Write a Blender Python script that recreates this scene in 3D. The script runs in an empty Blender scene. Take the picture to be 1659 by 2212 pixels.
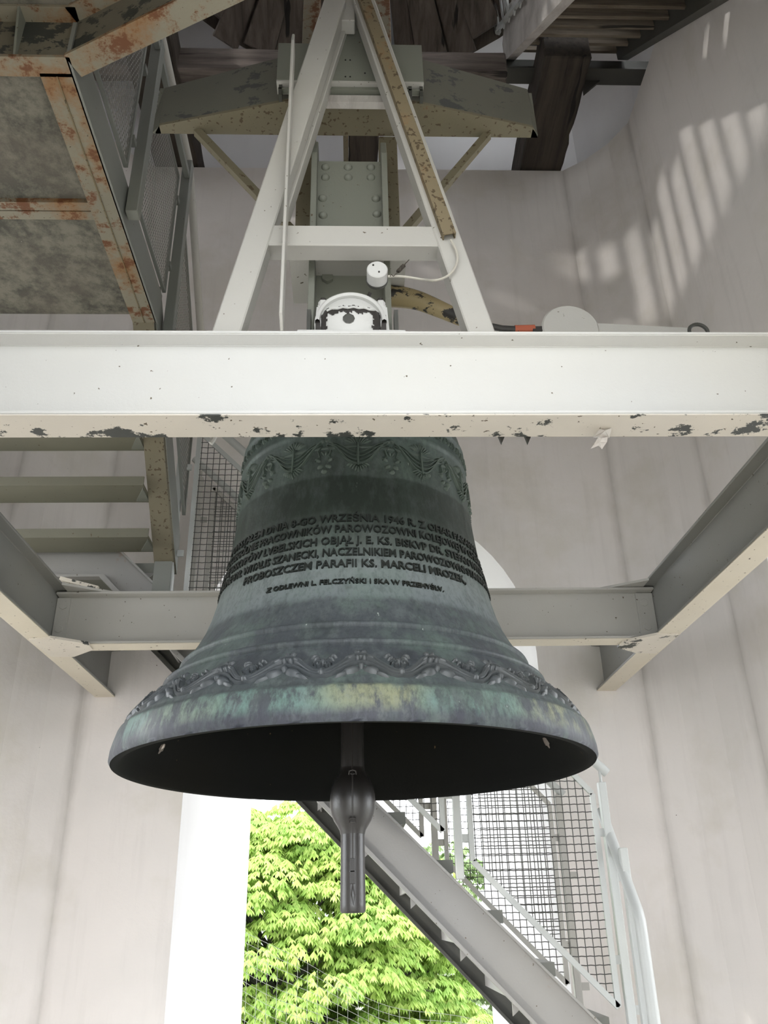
import bpy, bmesh, math, random
from mathutils import Vector, Matrix
from math import sin, cos, pi, radians, atan2, sqrt, tan
random.seed(7)
COL = bpy.context.scene.collection
SC = bpy.context.scene

# ------------------------------------------------------------------ camera
# measured from the photograph's vanishing points; 1800 px focal length on a 1659 x 2212 frame
FPX, CX, CY = 1800.0, 829.5, 1106.0
CAMLOC = Vector((0, 0, 1.6))
_r = Vector((0.99936223, -0.02969001, -0.01984032))   # image right in the world
_d = Vector((-0.00481038, 0.43861373, -0.89866282))   # image down
_f = Vector((0.03538354, 0.89818511, 0.43819118))     # view direction
cam = bpy.data.cameras.new('camera')
cam.sensor_fit = 'VERTICAL'; cam.sensor_height = 24.0; cam.lens = FPX / 2212 * 24.0
cam.clip_start = 0.05; cam.clip_end = 300
camo = bpy.data.objects.new('camera', cam); COL.objects.link(camo)
camo.matrix_world = Matrix(((_r.x, -_d.x, -_f.x, CAMLOC.x), (_r.y, -_d.y, -_f.y, CAMLOC.y),
                            (_r.z, -_d.z, -_f.z, CAMLOC.z), (0, 0, 0, 1)))
SC.camera = camo

# ------------------------------------------------------------------ sky, sun, exposure
W = bpy.data.worlds.new('overcast_sky'); SC.world = W; W.use_nodes = True
bgn = W.node_tree.nodes['Background']
bgn.inputs[0].default_value = (0.93, 0.965, 1.0, 1)
bgn.inputs[1].default_value = 4.2
sun = bpy.data.lights.new('hazy_sun', 'SUN'); sun.energy = 1.5; sun.angle = radians(1.8); sun.color = (1, 0.97, 0.9)
suno = bpy.data.objects.new('hazy_sun', sun); COL.objects.link(suno)
suno.rotation_euler = Vector((1.0, 0.43, -0.49)).to_track_quat('-Z', 'Y').to_euler(); suno.location = (-20, -4, 14)
vs = SC.view_settings
vs.view_transform = 'Standard'; vs.look = 'None'; vs.gamma = 1; vs.use_curve_mapping = False
vs.exposure = 0.42
SC.cycles.max_bounces = 10; SC.cycles.diffuse_bounces = 7; SC.cycles.glossy_bounces = 3
SC.cycles.caustics_reflective = False; SC.cycles.caustics_refractive = False
SC.cycles.sample_clamp_indirect = 6.0

# ------------------------------------------------------------------ pixel -> world at a known plane
def ray(u, v):
    return (_r * (u - CX) + _d * (v - CY) + _f * FPX).normalized()
def aX(u, v, k):
    w = ray(u, v); return CAMLOC + w * ((k - CAMLOC.x) / w.x)
def aY(u, v, k):
    w = ray(u, v); return CAMLOC + w * ((k - CAMLOC.y) / w.y)
def aZ(u, v, k):
    w = ray(u, v); return CAMLOC + w * ((k - CAMLOC.z) / w.z)

# ------------------------------------------------------------------ materials
def lin(c):
    return tuple(((x / 255.0) / 12.92 if x <= 10 else (((x / 255.0) + 0.055) / 1.055) ** 2.4) for x in c) + (1.0,)

class NT:
    def __init__(s, name, rough=0.6, metal=0.0):
        s.m = bpy.data.materials.new(name); s.m.use_nodes = True
        s.t = s.m.node_tree; s.b = s.t.nodes['Principled BSDF']
        s.b.inputs['Roughness'].default_value = rough; s.b.inputs['Metallic'].default_value = metal
        s.tc = s.t.nodes.new('ShaderNodeTexCoord')
    def n(s, k, **kw):
        x = s.t.nodes.new(k)
        for a, b in kw.items(): setattr(x, a, b)
        return x
    def l(s, a, b): s.t.links.new(a, b)
    def noise(s, scale, detail=4, rough=0.55, stretch=(1, 1, 1), dist=0.0):
        mp = s.n('ShaderNodeMapping'); mp.inputs['Scale'].default_value = stretch
        s.l(s.tc.outputs['Object'], mp.inputs['Vector'])
        nz = s.n('ShaderNodeTexNoise'); nz.inputs['Scale'].default_value = scale
        nz.inputs['Detail'].default_value = detail; nz.inputs['Roughness'].default_value = rough
        nz.inputs['Distortion'].default_value = dist
        s.l(mp.outputs[0], nz.inputs['Vector']); return nz.outputs['Fac']
    def ramp(s, fac, stops, interp='LINEAR'):
        r = s.n('ShaderNodeValToRGB'); r.color_ramp.interpolation = interp
        e = r.color_ramp.elements
        e.remove(e[-1])
        for i, (p, c) in enumerate(stops):
            q = e[0] if i == 0 else e.new(p)
            q.position = p; q.color = c if len(c) == 4 else tuple(c) + (1,)
        s.l(fac, r.inputs[0]); return r.outputs[0]
    def mask(s, fac, lo, hi):
        return s.ramp(fac, [(lo, (0, 0, 0, 1)), (hi, (1, 1, 1, 1))])
    def mix(s, fac, a, b, mode='MIX'):
        m = s.n('ShaderNodeMix', data_type='RGBA', blend_type=mode)
        if isinstance(fac, (int, float)): m.inputs[0].default_value = fac
        else: s.l(fac, m.inputs[0])
        for k, v in ((6, a), (7, b)):
            if isinstance(v, tuple): m.inputs[k].default_value = v
            else: s.l(v, m.inputs[k])
        return m.outputs[2]
    def mul(s, a, b):
        m = s.n('ShaderNodeMath', operation='MULTIPLY')
        s.l(a, m.inputs[0])
        if isinstance(b, (int, float)): m.inputs[1].default_value = b
        else: s.l(b, m.inputs[1])
        return m.outputs[0]
    def bump(s, fac, strength=0.2, dist=0.01):
        b = s.n('ShaderNodeBump'); b.inputs['Strength'].default_value = strength
        b.inputs['Distance'].default_value = dist
        s.l(fac, b.inputs['Height']); s.l(b.outputs[0], s.b.inputs['Normal'])
    def out(s, col):
        s.l(col, s.b.inputs['Base Color']); return s.m

def paint(name, base, rust=0.0, chips=0.0, chipcol=(58, 60, 56), rough=0.5, speck=0.0, dirt=0.25, bump=0.25):
    t = NT(name, rough)
    b = lin(base); dk = tuple(x * 0.72 for x in b[:3]) + (1,)
    c = t.mix(t.mul(t.mask(t.noise(3.0, 5), 0.42, 0.72), dirt), b, dk)
    c = t.mix(t.mul(t.mask(t.noise(1.1, 3), 0.45, 0.7), 0.25), c, lin((min(255, base[0] + 14), min(255, base[1] + 8), base[2] - 6)))
    if speck:
        c = t.mix(t.mask(t.noise(55, 2), 0.76 - speck, 0.79 - speck), c, lin((84, 72, 52)))
    if rust:
        c = t.mix(t.mul(t.mask(t.noise(4.5, 7, 0.7), 0.70 - rust, 0.84 - rust), 0.85), c, lin((140, 100, 58)))
        c = t.mix(t.mul(t.mask(t.noise(9, 8, 0.75), 0.76 - rust, 0.82 - rust), 0.9), c, lin((104, 62, 34)))
    if chips:
        c = t.mix(t.mask(t.noise(7, 9, 0.7, (1, 1, 1.6)), 0.78 - chips, 0.795 - chips), c, lin(chipcol))
    t.bump(t.noise(120, 3), bump, 0.002)
    return t.out(c)

M = {}
M['beam'] = paint('white_steel_paint', (206, 206, 204), chips=0.06, rough=0.45, dirt=0.10, speck=0.02)
M['beam_under'] = paint('chipped_cream_paint', (208, 201, 190), chips=0.21, rust=0.03, speck=0.07, rough=0.55, dirt=0.3)
M['beam_under2'] = paint('cream_underside_paint', (206, 198, 182), chips=0.05, speck=0.06, rough=0.55, dirt=0.3)
M['steel'] = paint('grey_white_steel_paint', (184, 182, 177), chips=0.03, rough=0.5, speck=0.04, dirt=0.2)
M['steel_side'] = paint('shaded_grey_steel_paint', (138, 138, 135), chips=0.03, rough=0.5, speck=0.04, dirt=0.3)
M['steel_rusty'] = paint('rusting_steel_paint', (140, 134, 118), rust=0.24, chips=0.03, speck=0.08, rough=0.7, dirt=0.4)
M['steel_speck'] = paint('speckled_green_grey_paint', (118, 111, 92), rust=0.10, speck=0.14, rough=0.6, dirt=0.3)
M['steel_green'] = paint('green_grey_paint', (126, 128, 119), speck=0.03, chips=0.02, rough=0.6, dirt=0.25, bump=0.5)
M['steel_dim'] = paint('dusty_olive_grey_paint', (116, 114, 100), chips=0.08, speck=0.04, rough=0.6, dirt=0.4)
M['steel_chip'] = paint('flaking_dark_primer_paint', (112, 107, 94), rust=0.12, chips=0.29, rough=0.6, dirt=0.4)
M['arm'] = paint('scraped_olive_paint', (102, 102, 93), rust=0.02, chips=0.215, rough=0.55, chipcol=(72, 74, 72), dirt=0.3)
M['rust'] = paint('rusty_channel_paint', (126, 114, 90), rust=0.15, speck=0.17, rough=0.8)
M['stair'] = paint('light_grey_stair_paint', (150, 149, 148), rust=0.10, chips=0.06, speck=0.05, rough=0.45, dirt=0.2)
M['rail'] = paint('pale_handrail_paint', (190, 193, 192), chips=0.035, chipcol=(40, 38, 40), rough=0.35, dirt=0.12)
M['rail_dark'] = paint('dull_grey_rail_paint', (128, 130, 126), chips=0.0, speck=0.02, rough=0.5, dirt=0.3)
M['dark'] = paint('dark_grey_steel', (74, 74, 70), rough=0.6)
M['bare'] = paint('dark_worn_steel', (52, 49, 47), rust=0.02, rough=0.45)
M['galv'] = paint('dull_wire', (74, 74, 72), rough=0.6)
M['galv2'] = paint('expanded_metal_grey', (132, 130, 126), rough=0.6)
M['spring'] = paint('dark_spring_steel', (66, 60, 54), rough=0.5)
M['cable'] = paint('pale_cable_sheath', (186, 182, 172), rough=0.6)
M['orange'] = paint('orange_tape', (170, 88, 62), rough=0.6)
M['hole'] = paint('black_hole', (16, 16, 15), rough=0.9)

def plaster():
    t = NT('limewashed_plaster', 0.9)
    c = lin((239, 234, 231))
    c = t.mix(t.mul(t.mask(t.noise(0.9, 4), 0.45, 0.62), 0.35), c, lin((216, 214, 211)))
    c = t.mix(t.mul(t.mask(t.noise(1.7, 5, 0.6), 0.52, 0.66), 0.35), c, lin((214, 208, 194)))
    c = t.mix(t.mul(t.mask(t.noise(14, 4, 0.6, (1, 1, 0.08)), 0.52, 0.74), 0.10), c, lin((160, 154, 150)))
    c = t.mix(t.mask(t.noise(40, 2), 0.80, 0.82), c, lin((120, 112, 104)))
    # darker broken lines along the vertical corner creases
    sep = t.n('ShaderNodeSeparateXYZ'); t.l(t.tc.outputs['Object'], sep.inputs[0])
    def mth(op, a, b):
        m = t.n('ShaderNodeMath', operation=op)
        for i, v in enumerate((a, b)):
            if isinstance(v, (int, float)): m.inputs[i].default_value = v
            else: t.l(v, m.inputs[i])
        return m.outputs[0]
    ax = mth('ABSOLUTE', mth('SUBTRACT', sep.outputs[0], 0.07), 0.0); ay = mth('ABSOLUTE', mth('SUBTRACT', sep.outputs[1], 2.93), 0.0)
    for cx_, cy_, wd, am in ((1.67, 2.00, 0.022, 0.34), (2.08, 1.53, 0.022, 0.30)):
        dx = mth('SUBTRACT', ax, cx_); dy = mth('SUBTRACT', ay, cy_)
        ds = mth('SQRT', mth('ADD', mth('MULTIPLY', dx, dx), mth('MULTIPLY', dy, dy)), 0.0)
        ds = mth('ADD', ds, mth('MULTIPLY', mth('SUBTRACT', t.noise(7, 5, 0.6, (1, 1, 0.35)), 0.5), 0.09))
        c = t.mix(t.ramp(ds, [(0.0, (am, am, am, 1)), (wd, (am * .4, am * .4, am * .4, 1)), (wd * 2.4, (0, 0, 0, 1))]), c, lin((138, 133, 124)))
    t.bump(t.noise(9, 6, 0.6), 0.18, 0.02)
    return t.out(c)
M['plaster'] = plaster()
def plaster2():
    t = NT('white_limewash_reveal', 0.9)
    c = t.mix(t.mul(t.mask(t.noise(3, 4, 0.5, (1, 1, 0.3)), 0.5, 0.7), 0.25), lin((238, 237, 238)), lin((214, 210, 214)))
    t.bump(t.noise(9, 6, 0.6), 0.1, 0.01)
    return t.out(c)
M['reveal'] = plaster2()
def concrete():
    t = NT('mottled_concrete_slab', 0.9)
    c = t.mix(t.mask(t.noise(9, 9, 0.72), 0.42, 0.6), lin((128, 124, 112)), lin((82, 81, 74)))
    c = t.mix(t.mul(t.mask(t.noise(2.2, 4), 0.5, 0.65), 0.5), c, lin((118, 110, 100)))
    c = t.mix(t.mask(t.noise(60, 2), 0.76, 0.78), c, lin((210, 206, 198)))
    t.bump(t.noise(30, 5, 0.6), 0.5, 0.01)
    return t.out(c)
M['concrete'] = concrete()
def wood(name, a, b, st, rough=0.85):
    t = NT(name, rough)
    f = t.noise(10, 6, 0.65, st, 0.6)
    c = t.mix(t.mask(f, 0.34, 0.66), lin(a), lin(b))
    c = t.mix(t.mask(t.noise(6, 3, 0.5, tuple(x * 1.2 for x in st)), 0.66, 0.69), c, lin(tuple(int(x * 0.35) for x in a)))
    t.bump(f, 0.5, 0.02)
    return t.out(c)
M['wood_x'] = wood('weathered_timber_lengthwise', (138, 128, 122), (88, 80, 75), (0.12, 1.6, 1.6))
M['wood_y'] = wood('dark_timber_depthwise', (78, 70, 62), (50, 44, 39), (1.6, 0.12, 1.6))
M['wood_z'] = wood('grey_roof_board', (112, 102, 94), (74, 66, 60), (1.4, 0.3, 0.15))
M['tread_wood'] = wood('brown_tread_board', (134, 124, 110), (88, 78, 66), (0.15, 1.6, 1.6))
M['white_wood'] = wood('whitewashed_stringer', (206, 202, 198), (168, 162, 158), (1.0, 0.3, 0.3))
M['sheet'] = paint('blue_grey_sheet', (118, 120, 126), rough=0.6, dirt=0.4)

def bronze():
    t = NT('verdigris_bronze', 0.55, 0.0)
    sep = t.n('ShaderNodeSeparateXYZ'); t.l(t.tc.outputs['Object'], sep.inputs[0])
    # wobbling height 0..1 over the bell
    w = t.n('ShaderNodeMapRange'); w.inputs['From Min'].default_value = 0.0; w.inputs['From Max'].default_value = 1.36
    ad = t.n('ShaderNodeMath', operation='ADD'); t.l(sep.outputs[2], ad.inputs[0])
    t.l(t.mul(t.noise(7, 4, 0.6, (1, 1, 0.5)), 0.035), ad.inputs[1])
    t.l(ad.outputs[0], w.inputs['Value']); h = w.outputs[0]
    def P(z): return (z + 0.0175) / 1.36
    A = lambda *c: lin(c)
    base = t.ramp(h, [(P(0.0), A(66, 68, 76)), (P(0.03), A(68, 70, 78)), (P(0.10), A(72, 78, 80)), (P(0.20), A(68, 72, 77)),
                      (P(0.34), A(74, 79, 83)), (P(0.42), A(82, 88, 91)), (P(0.44), A(112, 120, 122)),
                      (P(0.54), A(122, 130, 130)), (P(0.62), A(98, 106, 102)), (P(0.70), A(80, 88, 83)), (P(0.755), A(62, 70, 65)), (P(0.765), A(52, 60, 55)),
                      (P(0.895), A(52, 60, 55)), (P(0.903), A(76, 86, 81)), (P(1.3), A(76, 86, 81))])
    streak = t.noise(9, 7, 0.65, (1, 1, 0.22))
    c = t.mix(t.mul(t.mask(streak, 0.50, 0.72), 0.55), base, A(98, 112, 107))
    c = t.mix(t.mul(t.mask(t.noise(14, 6, 0.7, (1, 1, 0.25)), 0.52, 0.7), 0.5), c, A(48, 52, 53))
    # green band on the sound bow
    band = t.ramp(h, [(P(0.02), (0, 0, 0, 1)), (P(0.05), (1, 1, 1, 1)), (P(0.093), (1, 1, 1, 1)), (P(0.103), (0, 0, 0, 1))])
    pat = t.mask(t.noise(13, 9, 0.75, (1, 1, 0.35)), 0.44, 0.56)
    ax = t.mask(sep.outputs[0], 0.0, 1.0)
    tur = t.mix(t.mask(t.noise(2.2, 2), 0.42, 0.60), A(108, 134, 127), A(136, 140, 112))
    c = t.mix(t.mul(t.mul(band, pat), 0.85), c, tur)
    # paler zone and small white drips around the inscription and above
    c = t.mix(t.mask(t.noise(34, 3, 0.6, (1, 1, 0.22)), 0.735, 0.75), c, A(178, 186, 180))
    c = t.mix(t.mul(t.mask(t.noise(3.2, 6, 0.7), 0.52, 0.6), 0.30), c, A(104, 122, 112))
    c = t.mix(t.mul(t.mask(t.noise(28, 7, 0.7, (1, 1, 0.4)), 0.5, 0.66), 0.35), c, A(112, 120, 120))
    t.bump(t.noise(40, 6, 0.65), 0.25, 0.006)
    c = t.mix(t.mul(t.mask(t.noise(70, 6, 0.7, (1, 1, 0.5)), 0.48, 0.62), 0.30), c, A(40, 44, 44))
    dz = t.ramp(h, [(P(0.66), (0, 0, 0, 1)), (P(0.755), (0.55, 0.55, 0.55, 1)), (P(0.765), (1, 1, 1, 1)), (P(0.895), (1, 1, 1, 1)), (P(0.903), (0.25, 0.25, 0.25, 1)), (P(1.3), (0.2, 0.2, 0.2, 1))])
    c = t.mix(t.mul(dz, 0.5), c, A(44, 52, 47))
    r = t.ramp(t.noise(6, 4), [(0.3, (0.42,) * 3), (0.7, (0.62,) * 3)]); t.l(r, t.b.inputs['Roughness'])
    t.b.inputs['Specular IOR Level'].default_value = 0.28
    return t.out(c)
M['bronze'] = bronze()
M['bronze_relief'] = paint('dark_relief_bronze', (74, 79, 83), rough=0.42, dirt=0.6)
M['bronze_relief_up'] = paint('green_relief_bronze', (78, 90, 82), rough=0.5, dirt=0.6)
M['letters'] = paint('dark_raised_letter_bronze', (30, 35, 32), rough=0.5, dirt=0.3)
M['bronze_in'] = paint('shade_dark_bronze_inside', (12, 14, 13), rough=0.95, dirt=0.5, speck=0.01)  # near-black base paints the bell's inner shade into the colour
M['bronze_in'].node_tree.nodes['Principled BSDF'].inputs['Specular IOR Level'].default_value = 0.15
M['clap'] = paint('polished_dark_iron', (38, 36, 35), rust=0.0, rough=0.34, dirt=0.6)
M['clap'].node_tree.nodes['Principled BSDF'].inputs['Specular IOR Level'].default_value = 0.9

def leafmat(name, a, b, c3):
    t = NT(name, 0.6)
    c = t.mix(t.mask(t.noise(1.4, 3), 0.4, 0.6), lin(a), lin(b))
    c = t.mix(t.mask(t.noise(6, 2), 0.5, 0.7), c, lin(c3))
    try: t.b.inputs['Transmission Weight'].default_value = 0.0
    except Exception: pass
    tr = t.n('ShaderNodeBsdfTranslucent'); t.l(c, tr.inputs[0])
    mx = t.n('ShaderNodeMixShader'); mx.inputs[0].default_value = 0.4
    t.l(t.b.outputs[0], mx.inputs[1]); t.l(tr.outputs[0], mx.inputs[2])
    t.l(mx.outputs[0], t.t.nodes['Material Output'].inputs[0])
    return t.out(c)
M['leaf'] = leafmat('spring_green_leaf', (178, 202, 108), (148, 182, 90), (196, 210, 128))
M['leaf2'] = leafmat('mid_green_leaf', (136, 156, 106), (118, 142, 94), (146, 164, 112))
M['bark'] = paint('ivy_grey_bark', (92, 92, 84), rough=0.9, dirt=0.6)
M['grass'] = paint('grey_gravel', (146, 145, 136), rough=0.9, dirt=0.3)
M['paving'] = paint('stone_floor', (184, 180, 173), rough=0.8, dirt=0.3)
M['net'] = paint('pale_net_cord', (190, 194, 186), rough=0.7)
M['foil'] = NT('clear_crumpled_film', 0.2).m
M['foil'].node_tree.nodes['Principled BSDF'].inputs['Base Color'].default_value = lin((190, 184, 178))

# ------------------------------------------------------------------ object helpers
def wloc(o):
    v = Vector((0, 0, 0))
    while o is not None: v = v + o.location; o = o.parent
    return v
def tag(o, label=None, cat=None, group=None, kind=None):
    if label: o['label'] = label
    if cat: o['category'] = cat
    if group: o['group'] = group
    if kind: o['kind'] = kind
    return o
def thing(name, loc, label, cat, group=None):
    o = bpy.data.objects.new(name, None); COL.objects.link(o); o.location = loc
    o.empty_display_size = 0.05
    return tag(o, label, cat, group)

class MB:
    def __init__(s): s.v = []; s.f = []; s.mi = []; s.cur = 0
    def add(s, vs, fs):
        b = len(s.v); s.v += [Vector(p) for p in vs]
        for f in fs: s.f.append([b + i for i in f]); s.mi.append(s.cur)
        return s
    def box(s, a, b):
        x0, x1 = sorted((a[0], b[0])); y0, y1 = sorted((a[1], b[1])); z0, z1 = sorted((a[2], b[2]))
        return s.add([(x0, y0, z0), (x1, y0, z0), (x1, y1, z0), (x0, y1, z0), (x0, y0, z1), (x1, y0, z1), (x1, y1, z1), (x0, y1, z1)],
                     [(0, 3, 2, 1), (4, 5, 6, 7), (0, 1, 5, 4), (1, 2, 6, 5), (2, 3, 7, 6), (3, 0, 4, 7)])
    def hexa(s, p):   # 8 points: bottom 4 then top 4
        return s.add(p, [(0, 3, 2, 1), (4, 5, 6, 7), (0, 1, 5, 4), (1, 2, 6, 5), (2, 3, 7, 6), (3, 0, 4, 7)])
    def prism(s, poly, ext):
        n = len(poly); e = Vector(ext); P = [Vector(p) for p in poly]
        return s.add(P + [p + e for p in P], [tuple(range(n))[::-1], tuple(range(n, 2 * n))] +
                     [(i, (i + 1) % n, n + (i + 1) % n, n + i) for i in range(n)])
    def bar(s, p0, p1, w, h, up=(0, 0, 1)):
        p0 = Vector(p0); p1 = Vector(p1); d = (p1 - p0).normalized(); u = Vector(up)
        sd = d.cross(u).normalized(); u = sd.cross(d).normalized()
        c = [sd * a * w / 2 + u * b * h / 2 for a, b in ((-1, -1), (1, -1), (1, 1), (-1, 1))]
        return s.add([p0 + k for k in c] + [p1 + k for k in c],
                     [(0, 3, 2, 1), (4, 5, 6, 7), (0, 1, 5, 4), (1, 2, 6, 5), (2, 3, 7, 6), (3, 0, 4, 7)])
    def sect(s, p0, p1, prof, sd, up):
        sd = Vector(sd); up = Vector(up); n = len(prof); P0 = Vector(p0); P1 = Vector(p1)
        k = [sd * a + up * b for a, b in prof]
        return s.add([P0 + q for q in k] + [P1 + q for q in k],
                     [tuple(range(n))[::-1], tuple(range(n, 2 * n))] + [(i, (i + 1) % n, n + (i + 1) % n, n + i) for i in range(n)])
    def tube(s, pts, r, n=8, cap=True, rs=None):
        P = [Vector(p) for p in pts]; rings = []; prev = None
        for i, p in enumerate(P):
            a = P[max(i - 1, 0)]; b = P[min(i + 1, len(P) - 1)]; d = (b - a).normalized()
            if prev is None:
                u = Vector((0, 0, 1)) if abs(d.z) < 0.9 else Vector((1, 0, 0))
                u = (u - d * u.dot(d)).normalized()
            else:
                u = (prev - d * prev.dot(d)).normalized()
            prev = u; w = d.cross(u); rr = rs[i] if rs else r
            rings.append([p + (u * cos(2 * pi * k / n) + w * sin(2 * pi * k / n)) * rr for k in range(n)])
        vs = [q for rg in rings for q in rg]; fs = []
        for i in range(len(P) - 1):
            for k in range(n): fs.append((i * n + k, i * n + (k + 1) % n, (i + 1) * n + (k + 1) % n, (i + 1) * n + k))
        if cap: fs += [tuple(range(n))[::-1], tuple((len(P) - 1) * n + k for k in range(n))]
        return s.add(vs, fs)
    def lathe(s, prof, c, axis='z', n=32, a0=0.0, a1=2 * pi, close=True):
        c = Vector(c); full = abs(a1 - a0 - 2 * pi) < 1e-6; m = n if full else n + 1
        vs = []
        for k in range(m):
            a = a0 + (a1 - a0) * k / n
            for r, h in prof:
                if axis == 'z': vs.append(c + Vector((r * cos(a), r * sin(a), h)))
                elif axis == 'y': vs.append(c + Vector((r * cos(a), h, r * sin(a))))
                else: vs.append(c + Vector((h, r * cos(a), r * sin(a))))
        L = len(prof); fs = []
        for k in range(n):
            k2 = (k + 1) % m
            for i in range(L - 1): fs.append((k * L + i, k2 * L + i, k2 * L + i + 1, k * L + i + 1))
        return s.add(vs, fs)
    def cyl(s, p0, p1, r, n=16): return s.tube([p0, p1], r, n)
    def build(s, name, mat, parent=None, smooth=False, bevel=0.0, label=None, cat=None, group=None, kind=None, ang=35, seg=1):
        me = bpy.data.meshes.new(name)
        off = wloc(parent) if parent is not None else Vector((0, 0, 0))
        if parent is None and (cat):       # own origin at the thing's base
            xs = [v.x for v in s.v]; ys = [v.y for v in s.v]; zs = [v.z for v in s.v]
            off = Vector(((min(xs) + max(xs)) / 2, (min(ys) + max(ys)) / 2, min(zs)))
        me.from_pydata([tuple(v - off) for v in s.v], [], s.f)
        mats = mat if isinstance(mat, (list, tuple)) else [mat]
        for m in mats: me.materials.append(M[m] if isinstance(m, str) else m)
        bm = bmesh.new(); bm.from_mesh(me)
        if len(mats) > 1:
            bm.faces.ensure_lookup_table()
            for f, i in zip(bm.faces, s.mi): f.material_index = i
        bmesh.ops.remove_doubles(bm, verts=bm.verts, dist=1e-5) if smooth else None
        bmesh.ops.recalc_face_normals(bm, faces=bm.faces)
        if bevel: bmesh.ops.bevel(bm, geom=[e for e in bm.edges if len(e.link_faces) == 2 and e.calc_face_angle(0) > 0.5],
                                  offset=bevel, segments=seg, affect='EDGES', clamp_overlap=True)
        bm.to_mesh(me); bm.free()
        if smooth:
            me.shade_smooth(); me.set_sharp_from_angle(angle=radians(ang))
        o = bpy.data.objects.new(name, me); COL.objects.link(o)
        if parent is not None: o.parent = parent
        else: o.location = off
        return tag(o, label, cat, group, kind)
def dup(o, parent, loc):
    c = o.copy(); COL.objects.link(c); c.parent = parent; c.location = loc; return c

# ================================================================== LARGE STRUCTURE
RCX, RCY = 0.07, 2.93          # centre of the belfry
LEDGE = 7.15
def wall_arch(name, T, half, dist, r, spring, depth, ro, zt):
    """inner face at local y=dist, x in +-half, with an arched opening and its splayed reveal"""
    N = 28
    def arch(rr, y):
        pts = [(-rr, y, 0.0)]
        pts += [(-rr * cos(pi * k / N), y, spring + rr * sin(pi * k / N)) for k in range(N + 1)]
        pts += [(rr, y, 0.0)]
        return pts
    mb = MB()
    for y, rr, hh in ((dist, r, half), (dist + depth, ro, half)):
        mb.cur = 0
        mb.add([T(p) for p in [(-hh, y, 0), (-rr, y, 0), (-rr, y, spring), (-hh, y, spring)]], [(0, 1, 2, 3)])
        mb.add([T(p) for p in [(rr, y, 0), (hh, y, 0), (hh, y, spring), (rr, y, spring)]], [(0, 1, 2, 3)])
        ap = arch(rr, y)[1:-1]
        for i in range(N):
            a, b = ap[i], ap[i + 1]
            xa = -hh if i == 0 else a[0]; xb = hh if i == N - 1 else b[0]
            za = a[2]; zb = b[2]
            mb.add([T(p) for p in [(a[0], y, a[2]), (b[0], y, b[2]), (b[0], y, zt), (a[0], y, zt)]], [(0, 1, 2, 3)])
        mb.add([T(p) for p in [(-hh, y, spring), (-rr, y, spring), (-rr, y, zt), (-hh, y, zt)]], [(0, 1, 2, 3)])
        mb.add([T(p) for p in [(rr, y, spring), (hh, y, spring), (hh, y, zt), (rr, y, zt)]], [(0, 1, 2, 3)])
    mb.cur = 1
    A = arch(r, dist); B = arch(ro, dist + depth)
    for i in range(len(A) - 1):
        mb.add([T(A[i]), T(A[i + 1]), T(B[i + 1]), T(B[i])], [(0, 1, 2, 3)])
    mb.cur = 0
    mb.add([T(p) for p in [(-half, dist, zt), (half, dist, zt), (half, dist + depth, zt), (-half, dist + depth, zt)]], [(0, 1, 2, 3)])
    return mb.build(name, ['plaster', 'reveal'], kind='structure')
def rot(k):
    def T(p):
        x, y, z = p
        if k == 0: return (RCX + x, RCY + y, z)
        if k == 1: return (RCX + y, RCY - x, z)
        if k == 2: return (RCX - x, RCY - y, z)
        return (RCX - y, RCY + x, z)
    return T
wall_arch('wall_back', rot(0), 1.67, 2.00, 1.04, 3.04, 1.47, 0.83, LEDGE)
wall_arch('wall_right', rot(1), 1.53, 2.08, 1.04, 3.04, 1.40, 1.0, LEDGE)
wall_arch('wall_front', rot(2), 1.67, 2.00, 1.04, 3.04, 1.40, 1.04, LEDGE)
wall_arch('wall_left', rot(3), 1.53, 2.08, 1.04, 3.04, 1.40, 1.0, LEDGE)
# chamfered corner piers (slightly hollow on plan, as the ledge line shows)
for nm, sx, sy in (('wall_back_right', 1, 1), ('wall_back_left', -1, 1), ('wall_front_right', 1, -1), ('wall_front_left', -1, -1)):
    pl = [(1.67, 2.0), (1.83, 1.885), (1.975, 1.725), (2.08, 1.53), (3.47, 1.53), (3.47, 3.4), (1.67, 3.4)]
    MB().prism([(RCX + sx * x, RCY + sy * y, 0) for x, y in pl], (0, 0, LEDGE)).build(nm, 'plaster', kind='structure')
# floor, plinth and hill
MB().box((RCX - 3.5, RCY - 3.5, -0.12), (RCX + 3.5, RCY + 3.5, 0.0)).build('floor', 'paving', kind='structure')
MB().box((RCX - 3.6, RCY - 3.6, -3.2), (RCX + 3.6, RCY + 3.6, -0.13)).build('trim_1', 'plaster', kind='structure')
MB().add([(-90, -90, -3.2), (90, -90, -3.2), (90, 90, -3.2), (-90, 90, -3.2)], [(0, 1, 2, 3)]).build('ground', 'grass', kind='structure')
# upper stage, set back from the ledge, with a louvre window added unseen at left and right, for light
UD = 2.38
def upper(name, T, added_window):
    mb = MB(); h = 2.52; y0, y1 = UD, UD + 0.5
    if added_window:
        wz0, wz1, wx = 7.45, 9.4, 2.1
        wa, wb = (-1.0, 2.1) if added_window is True else (-2.1, 1.3)
        for a, b in (((-h, LEDGE), (wa, 9.6)), ((wb, LEDGE), (h, 9.6)), ((wa, LEDGE), (wb, wz0)), ((wa, wz1), (wb, 9.6))):
            p = [T((a[0], y0, a[1])), T((b[0], y1, b[1]))]; mb.box(p[0], p[1])
        if added_window == 2:  # slats added to throw light bars across the right wall
            x = wa
            while x < wb - .1:
                mb.box(T((x, y0 + .1, wz0)), T((x + 0.13, y0 + .2, wz1))); x += 0.235
    else:
        mb.box(T((-h, y0, LEDGE)), T((h, y1, 9.6)))
    return mb.build(name, 'reveal', kind='structure')
upper('wall_upper_back', rot(0), False); upper('wall_upper_right', rot(1), True)
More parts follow.
